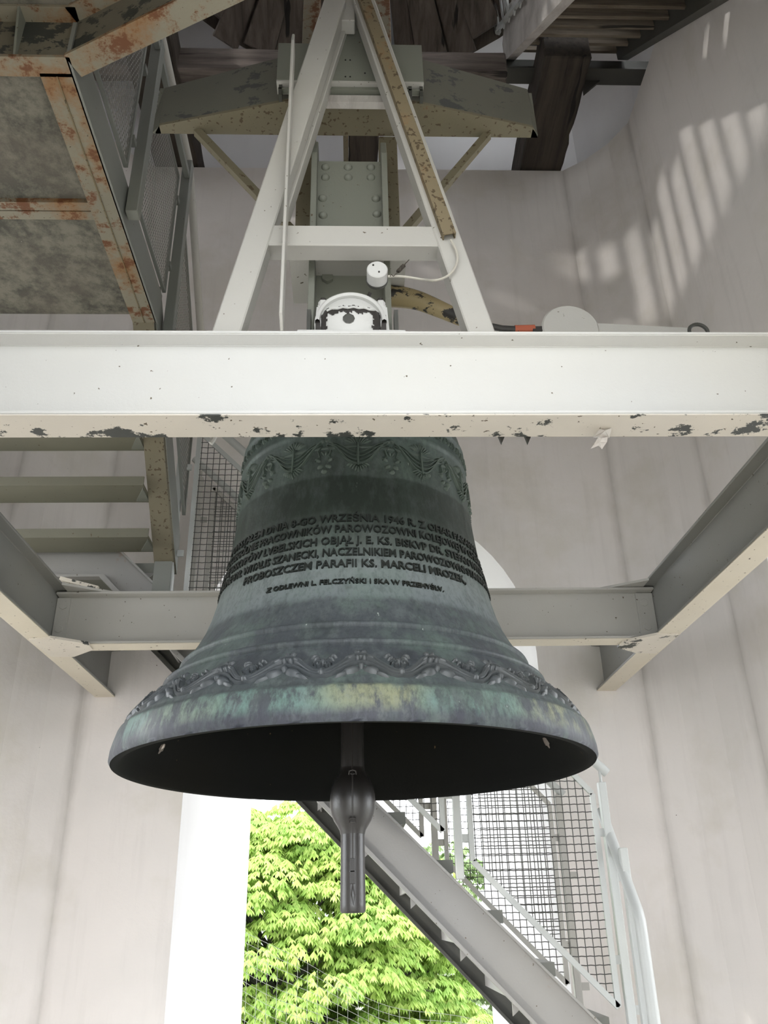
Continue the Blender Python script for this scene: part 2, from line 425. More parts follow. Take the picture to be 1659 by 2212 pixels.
upper('wall_upper_front', rot(2), False); upper('wall_upper_left', rot(3), 2)
mb = MB()
for i in range(4):
    T = rot(i); mb.prism([T(p) for p in ((1.95, 2.38, LEDGE), (2.38, 1.95, LEDGE), (2.6, 2.6, LEDGE))], (0, 0, 2.4))
mb.build('trim_2', 'reveal', kind='structure')
# roof cone: grey boards radiating from the apex, one blue-grey sheet in the middle
APEX = Vector((RCX, 2.95, 9.75)); RB, ZB = 1.76, 8.0
ceil = MB().lathe([(RB + 0.12, ZB + 0.12), (0.02, 9.97)], (APEX.x, APEX.y, 0), n=48)
ceil.lathe([(RB + 0.12, ZB + 0.12), (RB + 0.12, 9.6)], (APEX.x, APEX.y, 0), n=48)
ring = [(RCX + (RB + 0.1) * cos(a), 2.95 + (RB + 0.1) * sin(a)) for a in [2 * pi * k / 48 for k in range(48)]]
for k in range(48):
    a = 2 * pi * k / 48; b = 2 * pi * (k + 1) / 48
    s = 3.6
    ceil.add([(RCX + (RB + .1) * cos(a), 2.95 + (RB + .1) * sin(a), 9.6), (RCX + (RB + .1) * cos(b), 2.95 + (RB + .1) * sin(b), 9.6),
              (RCX + s * cos(b), 2.95 + s * sin(b), 9.6), (RCX + s * cos(a), 2.95 + s * sin(a), 9.6)], [(0, 1, 2, 3)])
ceilo = ceil.build('ceiling', 'wood_z', kind='structure')
NP = 44
for k in range(NP):
    a = 2 * pi * (k + 0.5) / NP; deg = math.degrees(a) % 360
    if 81 < deg < 101: continue
    w0 = 2 * pi * RB / NP * (0.42 if k % 2 else 0.5); w1 = 0.02
    out = 0.0 if k % 2 else 0.05; ext = random.uniform(-0.05, 0.07)
    d = Vector((cos(a), sin(a), 0)); t_ = Vector((-sin(a), cos(a), 0)); n_ = Vector((-cos(a), -sin(a), -1)).normalized()
    P0 = APEX + d * (RB + ext) + Vector((0, 0, ZB - ext - APEX.z)) + n_ * out; P1 = APEX + d * 0.12 + Vector((0, 0, -0.1)) + n_ * out
    MB().hexa([P0 - t_ * w0, P0 + t_ * w0, P0 + t_ * w0 - n_ * .045, P0 - t_ * w0 - n_ * .045,
               P1 - t_ * w1, P1 + t_ * w1, P1 + t_ * w1 - n_ * .045, P1 - t_ * w1 - n_ * .045]).build('plank', 'wood_z', ceilo)
pl = []
for r, z in ((RB, ZB), (0.15, APEX.z - 0.12)):
    for dg in (80, 102):
        a = radians(dg); pl.append(Vector((APEX.x + r * cos(a), APEX.y + r * sin(a), z)) + Vector((0, -.03, -.03)))
MB().hexa([pl[0], pl[1], pl[1] + Vector((0, .02, .02)), pl[0] + Vector((0, .02, .02)), pl[2], pl[3], pl[3] + Vector((0, .02, .02)), pl[2] + Vector((0, .02, .02))]).build('sheet_panel', 'sheet', ceilo, label='blue-grey sheet panel')

# ------------------------------------------------------------------ roof timbers
def timber(name, a, b, mat, label, cuts=0.006):
    mb = MB(); a = Vector(a); b = Vector(b); ax = 0 if abs(b.x - a.x) > abs(b.y - a.y) else 1
    n = 14; rnd = random.Random(label); P = []
    for i in range(n + 1):
        t = i / n; j = [rnd.uniform(-cuts, cuts) for _ in range(8)]
        if ax == 0:
            x = a.x + (b.x - a.x) * t
            P += [(x, a.y + j[0], a.z + j[1]), (x, b.y + j[2], a.z + j[3]), (x, b.y + j[4], b.z + j[5]), (x, a.y + j[6], b.z + j[7])]
        else:
            y = a.y + (b.y - a.y) * t
            P += [(a.x + j[0], y, a.z + j[1]), (b.x + j[2], y, a.z + j[3]), (b.x + j[4], y, b.z + j[5]), (a.x + j[6], y, b.z + j[7])]
    F = [(0, 1, 2, 3), (4 * n + 3, 4 * n + 2, 4 * n + 1, 4 * n)]
    for i in range(n):
        for k in range(4): F.append((4 * i + k, 4 * i + (k + 1) % 4, 4 * i + 4 + (k + 1) % 4, 4 * i + 4 + k))
    return mb.add(P, F).build(name, mat, label=label, cat='timber beam', bevel=0.01)
timber('cross_timber', (-1.9, 4.08, 7.2), (1.15, 4.20, 7.43), 'wood_x', 'weathered brown cross timber running sideways under the roof behind the olive arm')
timber('ledge_timber', (1.39, 3.93, 7.17), (1.735, 5.25, 7.5), 'wood_y', 'thick split dark timber on the ledge at the right, under the stair landing')
timber('ledge_timber', (-0.03, 4.22, 7.17), (0.205, 5.25, 7.42), 'wood_y', 'dark timber on the ledge seen above the riveted headstock')
timber('ledge_timber', (-1.62, 3.2, 7.17), (-1.27, 5.25, 7.45), 'wood_y', 'dark timber on the ledge at the left behind the landing railing')
MB().box((-0.075, 4.215, 7.16), (-0.035, 5.25, 7.3)).build('flat_bar', 'steel_speck', label='narrow grey flat bar beside the middle ledge timber', cat='bar')

# ------------------------------------------------------------------ wooden stair, upper right
def stairline(y): return 6.247 - 0.0 + (y - 2.917) * 1.005      # lower edge of stringers in the Y-Z plane
ust = thing('wooden_stair', (1.65, 4.3, 7.5), 'dark wooden stair with pale stringers climbing along the right wall near the roof', 'stair')
def strg(x0, x1, y0, y1, hgt, mat, name='stringer', cut=True, lab=None):
    b0 = stairline(y0); b1 = stairline(y1)
    poly = [(x0, y0, b0), (x0, y1, b1), (x0, y1, b1 + hgt * 0.5), (x0, y1 - 0.22, b1 + hgt - 0.1), (x0, y0, b0 + hgt)]
    return MB().prism(poly, (x1 - x0, 0, 0)).build(name, mat, ust, label=lab)
strg(1.20, 1.27, 1.6, 4.32, 0.42, ['white_wood'], lab='whitewashed left stringer')
strg(2.06, 2.14, 1.6, 4.22, 0.34, ['dark'], lab='dark channel stringer against the wall')
k = 0; y = 4.2
while y > 1.7:
    z = stairline(y) + 0.20
    MB().box((1.275, y - 0.25, z), (2.055, y, z + 0.045)).build('tread', 'tread_wood', ust)
    MB().box((1.275, y - 0.012, z - 0.12), (2.055, y + 0.01, z)).build('riser', 'tread_wood', ust)
    y -= 0.2; k += 1
lnd = thing('landing_beam', (1.7, 4.3, 7.45), 'dark steel landing beams on the split timber at the top right', 'beam')
MB().box((1.18, 4.26, 7.44), (2.34, 4.34, 7.60)).build('web', 'dark', lnd)
MB().box((1.18, 4.20, 7.425), (2.34, 4.34, 7.44)).build('flange', 'dark', lnd)
MB().prism([(1.78, 4.3, 7.43), (1.93, 4.3, 7.43), (1.78, 4.3, 7.27)], (0, 0.02, 0)).build('gusset', 'dark', lnd)
# railing of the wooden stair: pale tube ends and balusters
wr = thing('stair_railing', (1.17, 4.0, 7.8), 'white slatted railing with pale tube posts left of the wooden stair, top right', 'railing')
for i, (py, w) in enumerate(((4.05, 0.05),)):
    MB().tube([aY(1057, 0, 4.35) + Vector((0, 0, .5)), aY(1076, 69, 4.35)], 0.026, 12).build('post', 'rail', wr, smooth=True)
MB().bar((1.165, 3.95, 7.72), (1.165, 3.95, 9.0), 0.03, 0.05, (0, 1, 0)).build('post', 'rail', wr)
for i in range(7):
    yy = 4.22 - i * 0.155
    z0 = stairline(yy) + 0.30
    MB().bar((1.16, yy, z0), (1.16, yy, z0 + 0.95), 0.012, 0.035, (0, 1, 0)).build('baluster', 'rail', wr)
MB().bar((1.16, 4.25, stairline(4.25) + 0.36), (1.16, 2.9, stairline(2.9) + 0.36), 0.03, 0.03).build('rail_bar', 'rail', wr)
MB().bar((1.16, 4.25, stairline(4.25) + 1.25), (1.16, 2.9, stairline(2.9) + 1.25), 0.04, 0.04).build('rail_bar', 'rail', wr)
p0, p1, p2 = aY(1037, 22, 4.35), aY(1064, 6, 4.35), aY(1030, -40, 4.35)
MB().bar(p0, p2, 0.06, 0.03, (0, 1, 0)).build('post', 'rail', wr)
MB().bar(aY(988, 2, 4.3), aY(1064, -14, 4.3), 0.03, 0.04).build('rail_bar', 'rail', wr)
MB().bar(aY(1036, 18, 4.33), aY(1075, 0, 4.33), 0.03, 0.03).build('rail_bar', 'rail', wr)

# ================================================================== BELL FRAME
ZF = 2.806; HF = 0.275; ZT = ZF + HF
bf = thing('beam_structure', (0.02, 2.93, ZF), 'square frame of pale painted steel beams built into the walls around the bell', 'bell frame')
def I(w, h, tf, tw):
    a = w / 2; b = tw / 2
    return [(-a, 0), (a, 0), (a, tf), (b, tf + .004), (b, h - tf - .004), (a, h - tf), (a, h), (-a, h), (-a, h - tf), (-b, h - tf - .004), (-b, tf + .004), (-a, tf)]
fb = MB().sect((-1.49, 1.9325, ZF), (1.50, 1.9325, ZF), I(0.113, HF, 0.012, 0.012), (0, 1, 0), (0, 0, 1)).build('front_beam', 'beam', bf, bevel=0.0025, seg=2, label='bright white front beam with chipped flanges')
rb = MB().sect((-1.462, 3.94, ZF), (1.50, 3.94, ZF), I(0.105, HF - .01, 0.012, 0.010), (0, 1, 0), (0, 0, 1)).build('rear_beam', 'steel_beam' if 'steel_beam' in M else 'steel', bf, bevel=0.0025, seg=2)
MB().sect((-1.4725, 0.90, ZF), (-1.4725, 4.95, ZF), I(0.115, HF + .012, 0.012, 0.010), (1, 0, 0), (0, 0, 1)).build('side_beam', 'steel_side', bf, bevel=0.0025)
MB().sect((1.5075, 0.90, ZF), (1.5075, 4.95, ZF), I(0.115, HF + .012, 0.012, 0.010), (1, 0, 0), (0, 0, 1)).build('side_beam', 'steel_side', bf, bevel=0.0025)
for xa, xb in ((-1.530, -1.415), (1.45, 1.565)):
    MB().box((xa, 0.9, ZF - 0.004), (xb, 4.93, ZF - 0.0003)).build('lower_flange', 'beam_under2', bf)
MB().box((-1.41, 3.888, ZF - 0.004), (1.445, 3.992, ZF - 0.0003)).build('lower_flange', 'beam_under2', bf)
# chipped patches of the bottom flange get a separate thin cover plate: the flange's own underside
MB().box((-1.40, 1.877, ZF - 0.004), (1.44, 1.988, ZF - 0.0003)).build('lower_flange', 'beam_under', bf, label='cream underside with black chipped paint')
for pts in ([(62, 1382), (108, 1378), (190, 1391), (201, 1404), (160, 1419), (110, 1419)],
            [(1334, 1399), (1345, 1387), (1420, 1371), (1466, 1372), (1418, 1412), (1374, 1411)]):
    P = [aZ(u, v, ZF - 0.012) for u, v in pts]
    MB().prism(P, (0, 0, 0.011)).build('gusset_plate', 'beam_under', bf)
P = [aZ(u, v, ZT - 0.0) for u, v in [(1320, 1266), (1398, 1248), (1392, 1262)]]
MB().prism([(1.20, 3.95, ZT - .008), (1.45, 3.80, ZT - .008), (1.45, 4.1, ZT - .008)], (0, 0, 0.012)).build('gusset_plate', 'steel', bf)
MB().prism([(-1.15, 3.95, ZT - .008), (-1.41, 3.80, ZT - .008), (-1.41, 4.1, ZT - .008)], (0, 0, 0.012)).build('gusset_plate', 'steel', bf)
def hexbolt(p, r, h, axis, name='bolt', mat='steel', parent=None, n=6):
    p = Vector(p); d = Vector(axis)
    return MB().tube([p, p + d * h], r, n).build(name, mat, parent, bevel=0.001)
for u, v in ((1390, 1303), (1398, 1355), (138, 1310), (128, 1360)):
    p = aY(u, v, 3.934); hexbolt(p, 0.021, 0.014, (0, -1, 0), parent=bf)
MB().box((1.415, 3.925, ZF + .012), (1.50, 3.933, ZT - .03)).build('end_plate', 'steel', bf)
MB().box((-1.465, 3.925, ZF + .012), (-1.40, 3.933, ZT - .03)).build('end_plate', 'steel', bf)

# spikes and film hanging under the front beam
for u in (1084, 1141):
    a = aY(u - 8, 938, 2.02); b = aY(u + 8, 938, 2.02); c = aY(u, 957, 2.02)
    MB().prism([a, b, c], (0, 0.012, 0)).prism([a + Vector((0, -.035, .0)), b + Vector((0, -.035, 0)), b, a], (0, 0, .004)).build('bracket_tab', 'dark',
        label='small pointed grey tab under the front beam, %s of the pair' % ('left' if u < 1100 else 'right'), cat='bracket', group='pointed tabs under the beam')
fm = MB(); rnd = random.Random(5)
prev = None
for i in range(7):
    c = aY(1312 - i * 3.2, 915 + i * 8, 1.96 - 0.0) ; ww = 0.014 + 0.006 * (i % 2)
    row = [c + Vector((-ww + rnd.uniform(-.005, .005), rnd.uniform(-.02, .02), rnd.uniform(-.004, .004))), c + Vector((0, rnd.uniform(-.025, .0), 0)),
           c + Vector((ww, rnd.uniform(-.02, .02), rnd.uniform(-.004, .004)))]
    if prev: fm.add(prev + row, [(0, 1, 4, 3), (1, 2, 5, 4)])
    prev = row
fo = fm.build('film_scrap', 'foil', label='crumpled scrap of shiny film hanging from the front beam', cat='scrap')
so = fo.modifiers.new('s', 'SOLIDIFY'); so.thickness = 0.0015
MB().tube([aY(470, 930, 2.2), aY(461, 950, 2.2), aY(455, 958, 2.2)], 0.008, 8).build('hook_end', 'steel', smooth=True, label='short bent hook end showing below the front beam at left', cat='hook')
MB().tube([aY(448, 938, 2.2), aY(470, 930, 2.2)], 0.008, 8) 

# ================================================================== A-FRAME on the front beam
YA0, YA1 = 1.90, 1.965
af = thing('a_frame', (0, 1.93, ZT), 'pale steel A-shaped stand on the front beam with one crossbar', 'stand')
def leg(pb0, pb1, pt0, pt1, y0, y1, name, mat):
    """pb*/pt*: (x,z) of outer/inner edge at bottom and top"""
    return MB().hexa([(pb0[0], y0, pb0[1]), (pb1[0], y0, pb1[1]), (pb1[0], y1, pb1[1]), (pb0[0], y1, pb0[1]),
                      (pt0[0], y0, pt0[1]), (pt1[0], y0, pt1[1]), (pt1[0], y1, pt1[1]), (pt0[0], y1, pt0[1])]).build(name, mat, af, bevel=0.004)
leg((-0.403, ZT), (-0.322, ZT), (-0.100, 4.60), (-0.022, 4.60), YA0, YA1, 'leg', 'steel')
leg((0.408, ZT), (0.330, ZT), (0.082, 4.60), (0.004, 4.60), YA0, YA1, 'leg', 'steel')
MB().box((-0.285, 1.905, 3.425), (0.285, 1.975, 3.505)).build('crossbar', 'steel', af, bevel=0.004)
MB().box((-0.045, 1.93, 4.52), (0.01, 1.985, 5.0)).build('apex_post', 'steel', af, bevel=0.003)
# back leg seen inside the left leg (wide flat plate from apex down to left)
a = [aY(737, 90, 1.99), aY(700, 90, 1.99)]
MB().hexa([(-0.255, 1.97, 3.64), (-0.205, 1.97, 3.64), (-0.205, 2.03, 3.64), (-0.255, 2.03, 3.64),
           (-0.06, 1.97, 4.55), (-0.018, 1.97, 4.55), (-0.018, 2.03, 4.55), (-0.06, 2.03, 4.55)]).build('back_strut', 'steel', af, bevel=0.003)
# upright flat bar in front of the left leg, seen edge-on
e = [(-0.205, ZT), (-0.188, ZT), (-0.196, 4.24), (-0.203, 4.29)]
MB().prism([(-0.206, 1.878, ZT), (-0.206, 1.899, ZT), (-0.206, 1.899, 4.27), (-0.206, 1.855, 4.33), (-0.206, 1.835, 4.27), (-0.206, 1.835, ZT + .03)], (0.009, 0, 0)).build('flat_bar', 'steel', af, bevel=0.002)
# rust-covered cable channel down the right leg
cc = MB()
p0 = Vector((0.290, 1.880, 3.445)); p1 = Vector((0.005, 1.880, 4.75)); d = (p1 - p0).normalized(); sd = Vector((0, -1, 0)).cross(d).normalized()
def ch(w0, w1, y0, y1):
    cc.hexa([p0 + sd * w0 + Vector((0, y0, 0)), p0 + sd * w1 + Vector((0, y0, 0)), p0 + sd * w1 + Vector((0, y1, 0)), p0 + sd * w0 + Vector((0, y1, 0)),
             p1 + sd * w0 + Vector((0, y0, 0)), p1 + sd * w1 + Vector((0, y0, 0)), p1 + sd * w1 + Vector((0, y1, 0)), p1 + sd * w0 + Vector((0, y1, 0))])
ch(-.020, .020, -0.004, 0.0); ch(-.020, -.016, 0.0, 0.02); ch(.016, .020, 0.0, 0.02)
cc.build('cable_channel', 'rust', label='rusty brown cable channel running down the right A-frame leg', cat='cable channel')

# ================================================================== UPPER ARM (tapered box arm on two posts with braces)
ua = thing('tapered_arm', (0, 2.1, 3.51), 'wide olive tapered box arm on two rusty posts with thin braces above the A-frame', 'support arm')
YR = 2.20; ZA = 4.25
hx = [(-0.735, 2.195), (-0.715, 2.165), (-0.215, 2.05), (0.205, 2.05), (0.675, 2.155), (0.70, 2.195), (0.70, YR), (-0.735, YR)]
MB().prism([(x, y, ZA) for x, y in hx], (0, 0, 0.012)).build('lower_flange', 'steel_speck', ua)
def plate(x0, y0, x1, y1, h0, h1, name, mat):
    n = Vector((y1 - y0, -(x1 - x0), 0)).normalized() * 0.01
    MB().hexa([(x0, y0, ZA + .012), (x1, y1, ZA + .012), (x1 + n.x, y1 - n.y, ZA + .012), (x0 + n.x, y0 - n.y, ZA + .012),
               (x0, y0, ZA + h0), (x1, y1, ZA + h1), (x1 + n.x, y1 - n.y, ZA + h1), (x0 + n.x, y0 - n.y, ZA + h0)]).build(name, mat, ua)
plate(-0.715, 2.168, -0.215, 2.055, 0.21, 0.26, 'side_plate', 'arm')
plate(0.205, 2.055, 0.675, 2.16, 0.26, 0.22, 'side_plate', 'arm')
MB().hexa([(-0.215, 2.055, ZA + .012), (0.205, 2.055, ZA + .012), (0.205, 2.065, ZA + .012), (-0.215, 2.065, ZA + .012),
           (-0.215, 2.055, ZA + .26), (0.205, 2.055, ZA + .26), (0.205, 2.065, ZA + .26), (-0.215, 2.065, ZA + .26)]).build('side_plate', 'steel_green', ua)
MB().hexa([(0.675, 2.16, ZA), (0.70, 2.19, ZA), (0.70, 2.2, ZA), (0.675, 2.2, ZA), (0.675, 2.16, ZA + .22), (0.70, 2.19, ZA + .10), (0.70, 2.2, ZA + .12), (0.675, 2.2, ZA + .24)]).build('end_plate', 'arm', ua)
MB().hexa([(-0.745, 2.195, ZA), (-0.715, 2.165, ZA), (-0.715, 2.2, ZA), (-0.745, 2.2, ZA), (-0.745, 2.195, ZA + .1), (-0.715, 2.168, ZA + .21), (-0.715, 2.2, ZA + .21), (-0.745, 2.2, ZA + .1)]).build('end_plate', 'arm', ua)
MB().box((-0.74, YR - .008, ZA + .012), (0.70, YR, ZA + .24)).build('back_plate', 'steel_green', ua)
MB().box((-0.204, 2.20, 3.51), (-0.138, 2.25, ZA)).build('post', 'steel_speck', ua, bevel=0.003)
MB().box((0.098, 2.20, 3.51), (0.166, 2.25, ZA)).build('post', 'steel_speck', ua, bevel=0.003)
MB().box((-0.205, 1.955, 3.50), (0.17, 2.26, 3.512)).build('foot_plate', 'steel', ua)
MB().box((-0.198, 2.15, ZA + .26), (-0.13, 2.2, 5.6)).build('post', 'steel_rusty', ua, bevel=0.003)
MB().box((0.085, 2.15, ZA + .26), (0.155, 2.2, 5.6)).build('post', 'steel_rusty', ua, bevel=0.003)
MB().bar((-0.58, 2.19, ZA), (-0.185, 2.235, 3.76), 0.028, 0.028).build('brace', 'steel_speck', ua)
MB().bar((0.51, 2.19, ZA), (0.155, 2.235, 3.76), 0.028, 0.028).build('brace', 'steel_speck', ua)
MB().box((-0.195, 2.22, 3.70), (0.16, 2.245, 3.76))
# drive housing plate on the arm
dh = thing('drive_housing', (0, 2.0, 4.27), 'flat olive housing with rails behind the A-frame apex', 'housing')
MB().box((-0.27, 2.0, 4.285), (-0.135, 2.015, 4.49)).build('face_plate', 'steel_green', dh)
MB().box((0.125, 2.0, 4.285), (0.255, 2.015, 4.49)).build('face_plate', 'steel_green', dh)
MB().prism([(-0.135, 2.0, 4.285), (0.125, 2.0, 4.285), (0.125, 2.0, 4.52), (0.03, 2.0, 4.66), (-0.05, 2.0, 4.66), (-0.135, 2.0, 4.52)], (0, .015, 0)).build('face_plate', 'steel_green', dh)
MB().box((-0.27, 1.998, 4.278), (0.255, 2.05, 4.286)).build('lip', 'steel', dh)
MB().box((-0.265, 2.01, 4.255), (0.25, 2.03, 4.262)).build('rail', 'steel_green', dh)
MB().box((-0.15, 2.02, 4.205), (0.15, 2.049, 4.240)).build('spacer_board', 'white_wood', dh, label='pale grey spacer board')
for x in (-0.262, -0.225, 0.20, 0.24):
    MB().box((x, 2.01, 4.225), (x + .012, 2.04, 4.28)).build('clip', 'dark', dh)
for x, z in ((-0.025, 4.40), (-0.008, 4.40), (-0.025, 4.31), (-0.008, 4.31), (-0.07, 4.33), (0.045, 4.33)):
    MB().cyl((x, 1.9985, z), (x, 2.001, z), 0.003, 8).build('hole', 'hole', dh)
# connect the housing down to the arm
MB().box((-0.2, 2.016, 4.27), (0.19, 2.056, 4.285)).build('bracket', 'steel_green', dh)

# ================================================================== HEADSTOCK, BEARING
hs = thing('headstock', (0, 2.93, 3.40), 'riveted grey-green headstock that carries the bell', 'headstock')
MB().box((-0.122, 2.10, 3.56), (0.098, 2.112, 4.0)).build('face_plate', 'steel_green', hs); fpl = COL.objects[-1]
MB().hexa([(-0.122, 2.16, 3.40), (0.098, 2.16, 3.40), (0.098, 2.172, 3.40), (-0.122, 2.172, 3.40), (-0.122, 2.10, 3.56), (0.098, 2.10, 3.56), (0.098, 2.112, 3.56), (-0.122, 2.112, 3.56)]).build('lower_plate', 'steel_green', hs)
for x in (-0.142, 0.098):
    MB().prism([(x, 2.045, 3.20), (x, 2.045, 3.98), (x, 2.085, 4.08), (x, 2.12, 4.08), (x, 2.4, 3.9), (x, 3.55, 3.9), (x, 3.75, 3.6), (x, 3.75, 3.40), (x, 2.2, 3.40), (x, 2.2, 3.20)], (0.02, 0, 0)).build('side_flange', 'steel_green', hs, bevel=0.002)
MB().box((-0.122, 2.18, 3.402), (0.098, 3.74, 3.43)).build('base_plate', 'steel_green', hs)
riv = None
RP = [(703, 362), (752, 362), (801, 362), (703, 384), (752, 384), (801, 384), (697, 429), (812, 430), (698, 466), (814, 463), (701, 500), (752, 500), (803, 500)]
RP2 = [(706, 578), (758, 578)]
for i, (u, v) in enumerate(RP + RP2):
    p = aY(u, v, 2.10 if i < len(RP) else 2.135 - 0.01)
    p.x = min(max(p.x, -0.112), 0.088)
    if riv is None:
        riv = MB().lathe([(0.015, 0.0), (0.0145, -0.004), (0.011, -0.009), (0.006, -0.012), (0.0, -0.013)], p, 'y', 14).build('rivet', 'steel_green', fpl, smooth=True, ang=80)
        rp0 = p
    else: dup(riv, fpl, p - rp0)
hexbolt(aY(708, 612, 2.15), 0.020, 0.034, (0, -1, 0), 'bolt', 'steel_green', hs)
MB().cyl((-0.01, 1.96, 3.185), (-0.01, 2.2, 3.185), 0.045, 24).build('axle', 'bare', hs, smooth=True)

bb = thing('bearing_block', (0, 1.95, ZT), 'white domed bearing block with peeled grey paint on the front beam', 'bearing')
MB().box((-0.168, 1.935, ZT), (0.156, 1.985, ZT + 0.054)).build('base', 'beam', bb, bevel=0.006, seg=2)
BC = Vector((-0.008, 1.962, 3.178))
def dome(r): return -0.034 * sqrt(max(0.0, 1 - (r / 0.088) ** 2)) if r < 0.088 else 0.0
MB().lathe([(r, dome(r)) for r in (0.0, .02, .04, .055, .068, .078, .084, .0878)] + [(0.094, 0.0), (0.108, 0.004), (0.108, 0.045), (0.1, 0.06), (0, 0.06)], BC, 'y', 40).build('cap', 'beam', bb, smooth=True, label='white cap with dark worn crescent')
MB().lathe([(0.090, 0.0), (0.092, -0.012), (0.098, -0.017), (0.104, -0.012), (0.107, 0.004)], BC, 'y', 40, 0, pi).build('rim', 'beam', bb, smooth=True)
wm = MB(); cs = 0.004
for i in range(-27, 27):
    for j in range(-27, 14):
        x, z = (i + .5) * cs, (j + .5) * cs; r = sqrt(x * x + z * z)
        if r > 0.1055: continue
        wv = 0.004 * sin(x * 160) + 0.003 * sin(x * 430 + z * 300)
        mouth = (0.010 + wv < z < 0.036 + wv - 0.10 * abs(x)) and abs(x) < 0.085
        side = r > 0.066 + wv + max(0, -z) * 0.25 and z < 0.034 + wv and z > -0.075
        if not (mouth or side): continue
        q = []
        for dx, dz in ((0, 0), (1, 0), (1, 1), (0, 1)):
            xx, zz = (i + dx) * cs, (j + dz) * cs
            q.append((BC.x + xx, BC.y + dome(sqrt(xx * xx + zz * zz)) - 0.0015, BC.z + zz))
        wm.add(q, [(0, 1, 2, 3)])
wm.build('worn_band', 'bare', bb)
MB().tube([BC + Vector((x, dome(abs(x)) - 0.003, 0.026 + 0.002 * sin(x * 200))) for x in [-.07 + .14 * k / 18 for k in range(19)]], 0.0035, 6).build('seam', 'beam', bb, smooth=True)
MB().lathe([(0.0, -0.0012), (0.012, -0.001), (0.018, 0.0)], BC + Vector((-0.006, -0.0345, -0.012)), 'y', 9).build('paint_chip', 'dark', bb)
for x in (-0.092, 0.082):
    MB().hexa([(x - .026, 1.972, ZT + .05), (x + .026, 1.972, ZT + .05), (x + .026, 2.03, ZT + .05), (x - .026, 2.03, ZT + .05),
               (x - .018, 1.972, 3.255), (x + .018, 1.972, 3.255), (x + .018, 2.02, 3.255), (x - .018, 2.02, 3.255)]).build('lug', 'beam', bb, bevel=0.006, seg=2)
    hexbolt((x, 1.995, 3.255), 0.017, 0.014, (0, 0, 1), 'nut', 'beam', bb)
    hexbolt((x, 1.995, 3.269), 0.015, 0.012, (0, 0, 1), 'nut', 'beam', bb)
    MB().cyl((x, 1.995, 3.28), (x, 1.995, 3.292), 0.01, 10).build('stud', 'bare', bb, smooth=True)
for x in (-0.134, 0.128):
    MB().box((x - .006, 1.99, 3.15), (x + .006, 2.03, 3.25)).build('side_lug', 'dark', bb)

# sensor canister with bracket, spring and cable
sc = thing('sensor_canister', (0.07, 1.94, 3.28), 'round white sensor canister hanging beside the bearing block', 'sensor')
cp = Vector((0.072, 1.93, 3.355))
MB().lathe([(0.0, 0.0), (0.029, 0.0), (0.0315, 0.003), (0.0315, 0.052), (0.0, 0.054)], cp, 'y', 32).build('body', 'beam', sc, smooth=True)
MB().lathe([(0.0325, 0.044), (0.034, 0.048), (0.0325, 0.055)], cp, 'y', 32).build('seal', 'dark', sc, smooth=True)
for dx, dz in ((-0.012, 0.014), (0.005, -0.012)):
    MB().cyl(cp + Vector((dx, -0.002, dz)), cp + Vector((dx, 0.001, dz)), 0.003, 10).build('screw', 'bare', sc)
MB().bar(cp + Vector((0, 0.05, 0.02)), cp + Vector((0, 0.05, 0.08)), 0.008, 0.02).build('bracket', 'steel', sc)
MB().tube([cp + Vector((-0.02, 0.07, -0.03)), cp + Vector((-0.035, 0.09, -0.05)), cp + Vector((-0.05, 0.12, -0.06))], 0.006, 8).build('lever', 'bare', sc, smooth=True)
pA, pB = aY(850, 597, 1.92), aY(881, 564, 1.92)
pts = []
for i in range(161):
    t = i / 160; ax = (pB - pA); u = ax.normalized(); n1 = Vector((0, 1, 0)); n2 = u.cross(n1)
    if t < 0.3 or t > 0.72: pts.append(pA + ax * t); continue
    an = (t - 0.3) / 0.42 * 2 * pi * 13
    pts.append(pA + ax * t + (n1 * cos(an) + n2 * sin(an)) * 0.0055)
MB().tube([aY(843, 597, 1.92) + Vector((0, 0, 0)), aY(845, 593, 1.92), aY(850, 597, 1.92)] + pts[1:] + [aY(884, 561, 1.915)], 0.0014, 5).build('coil_spring', 'spring', label='small dark coil spring between sensor canister and crossbar', cat='spring')
cpts = [(838, 597), (865, 597), (890, 600), (915, 604), (937, 606), (957, 601), (972, 592), (983, 577), (988, 560), (986, 543), (979, 528), (974, 518)]
cps = [aY(u, v, 1.93 if i < 4 else 1.885) for i, (u, v) in enumerate(cpts)]
def smoothpts(P, n=5):
    R = []
    for i in range(len(P) - 1):
        p0 = P[max(i - 1, 0)]; p1 = P[i]; p2 = P[i + 1]; p3 = P[min(i + 2, len(P) - 1)]
        for k in range(n):
            t = k / n
            R.append(0.5 * ((2 * p1) + (-p0 + p2) * t + (2 * p0 - 5 * p1 + 4 * p2 - p3) * t * t + (-p0 + 3 * p1 - 3 * p2 + p3) * t ** 3))
    return R + [P[-1]]
MB().tube(smoothpts(cps), 0.0038, 8).build('electric_cable', 'cable', smooth=True, label='pale electric cable looping from the sensor canister to the rusty channel', cat='cable')

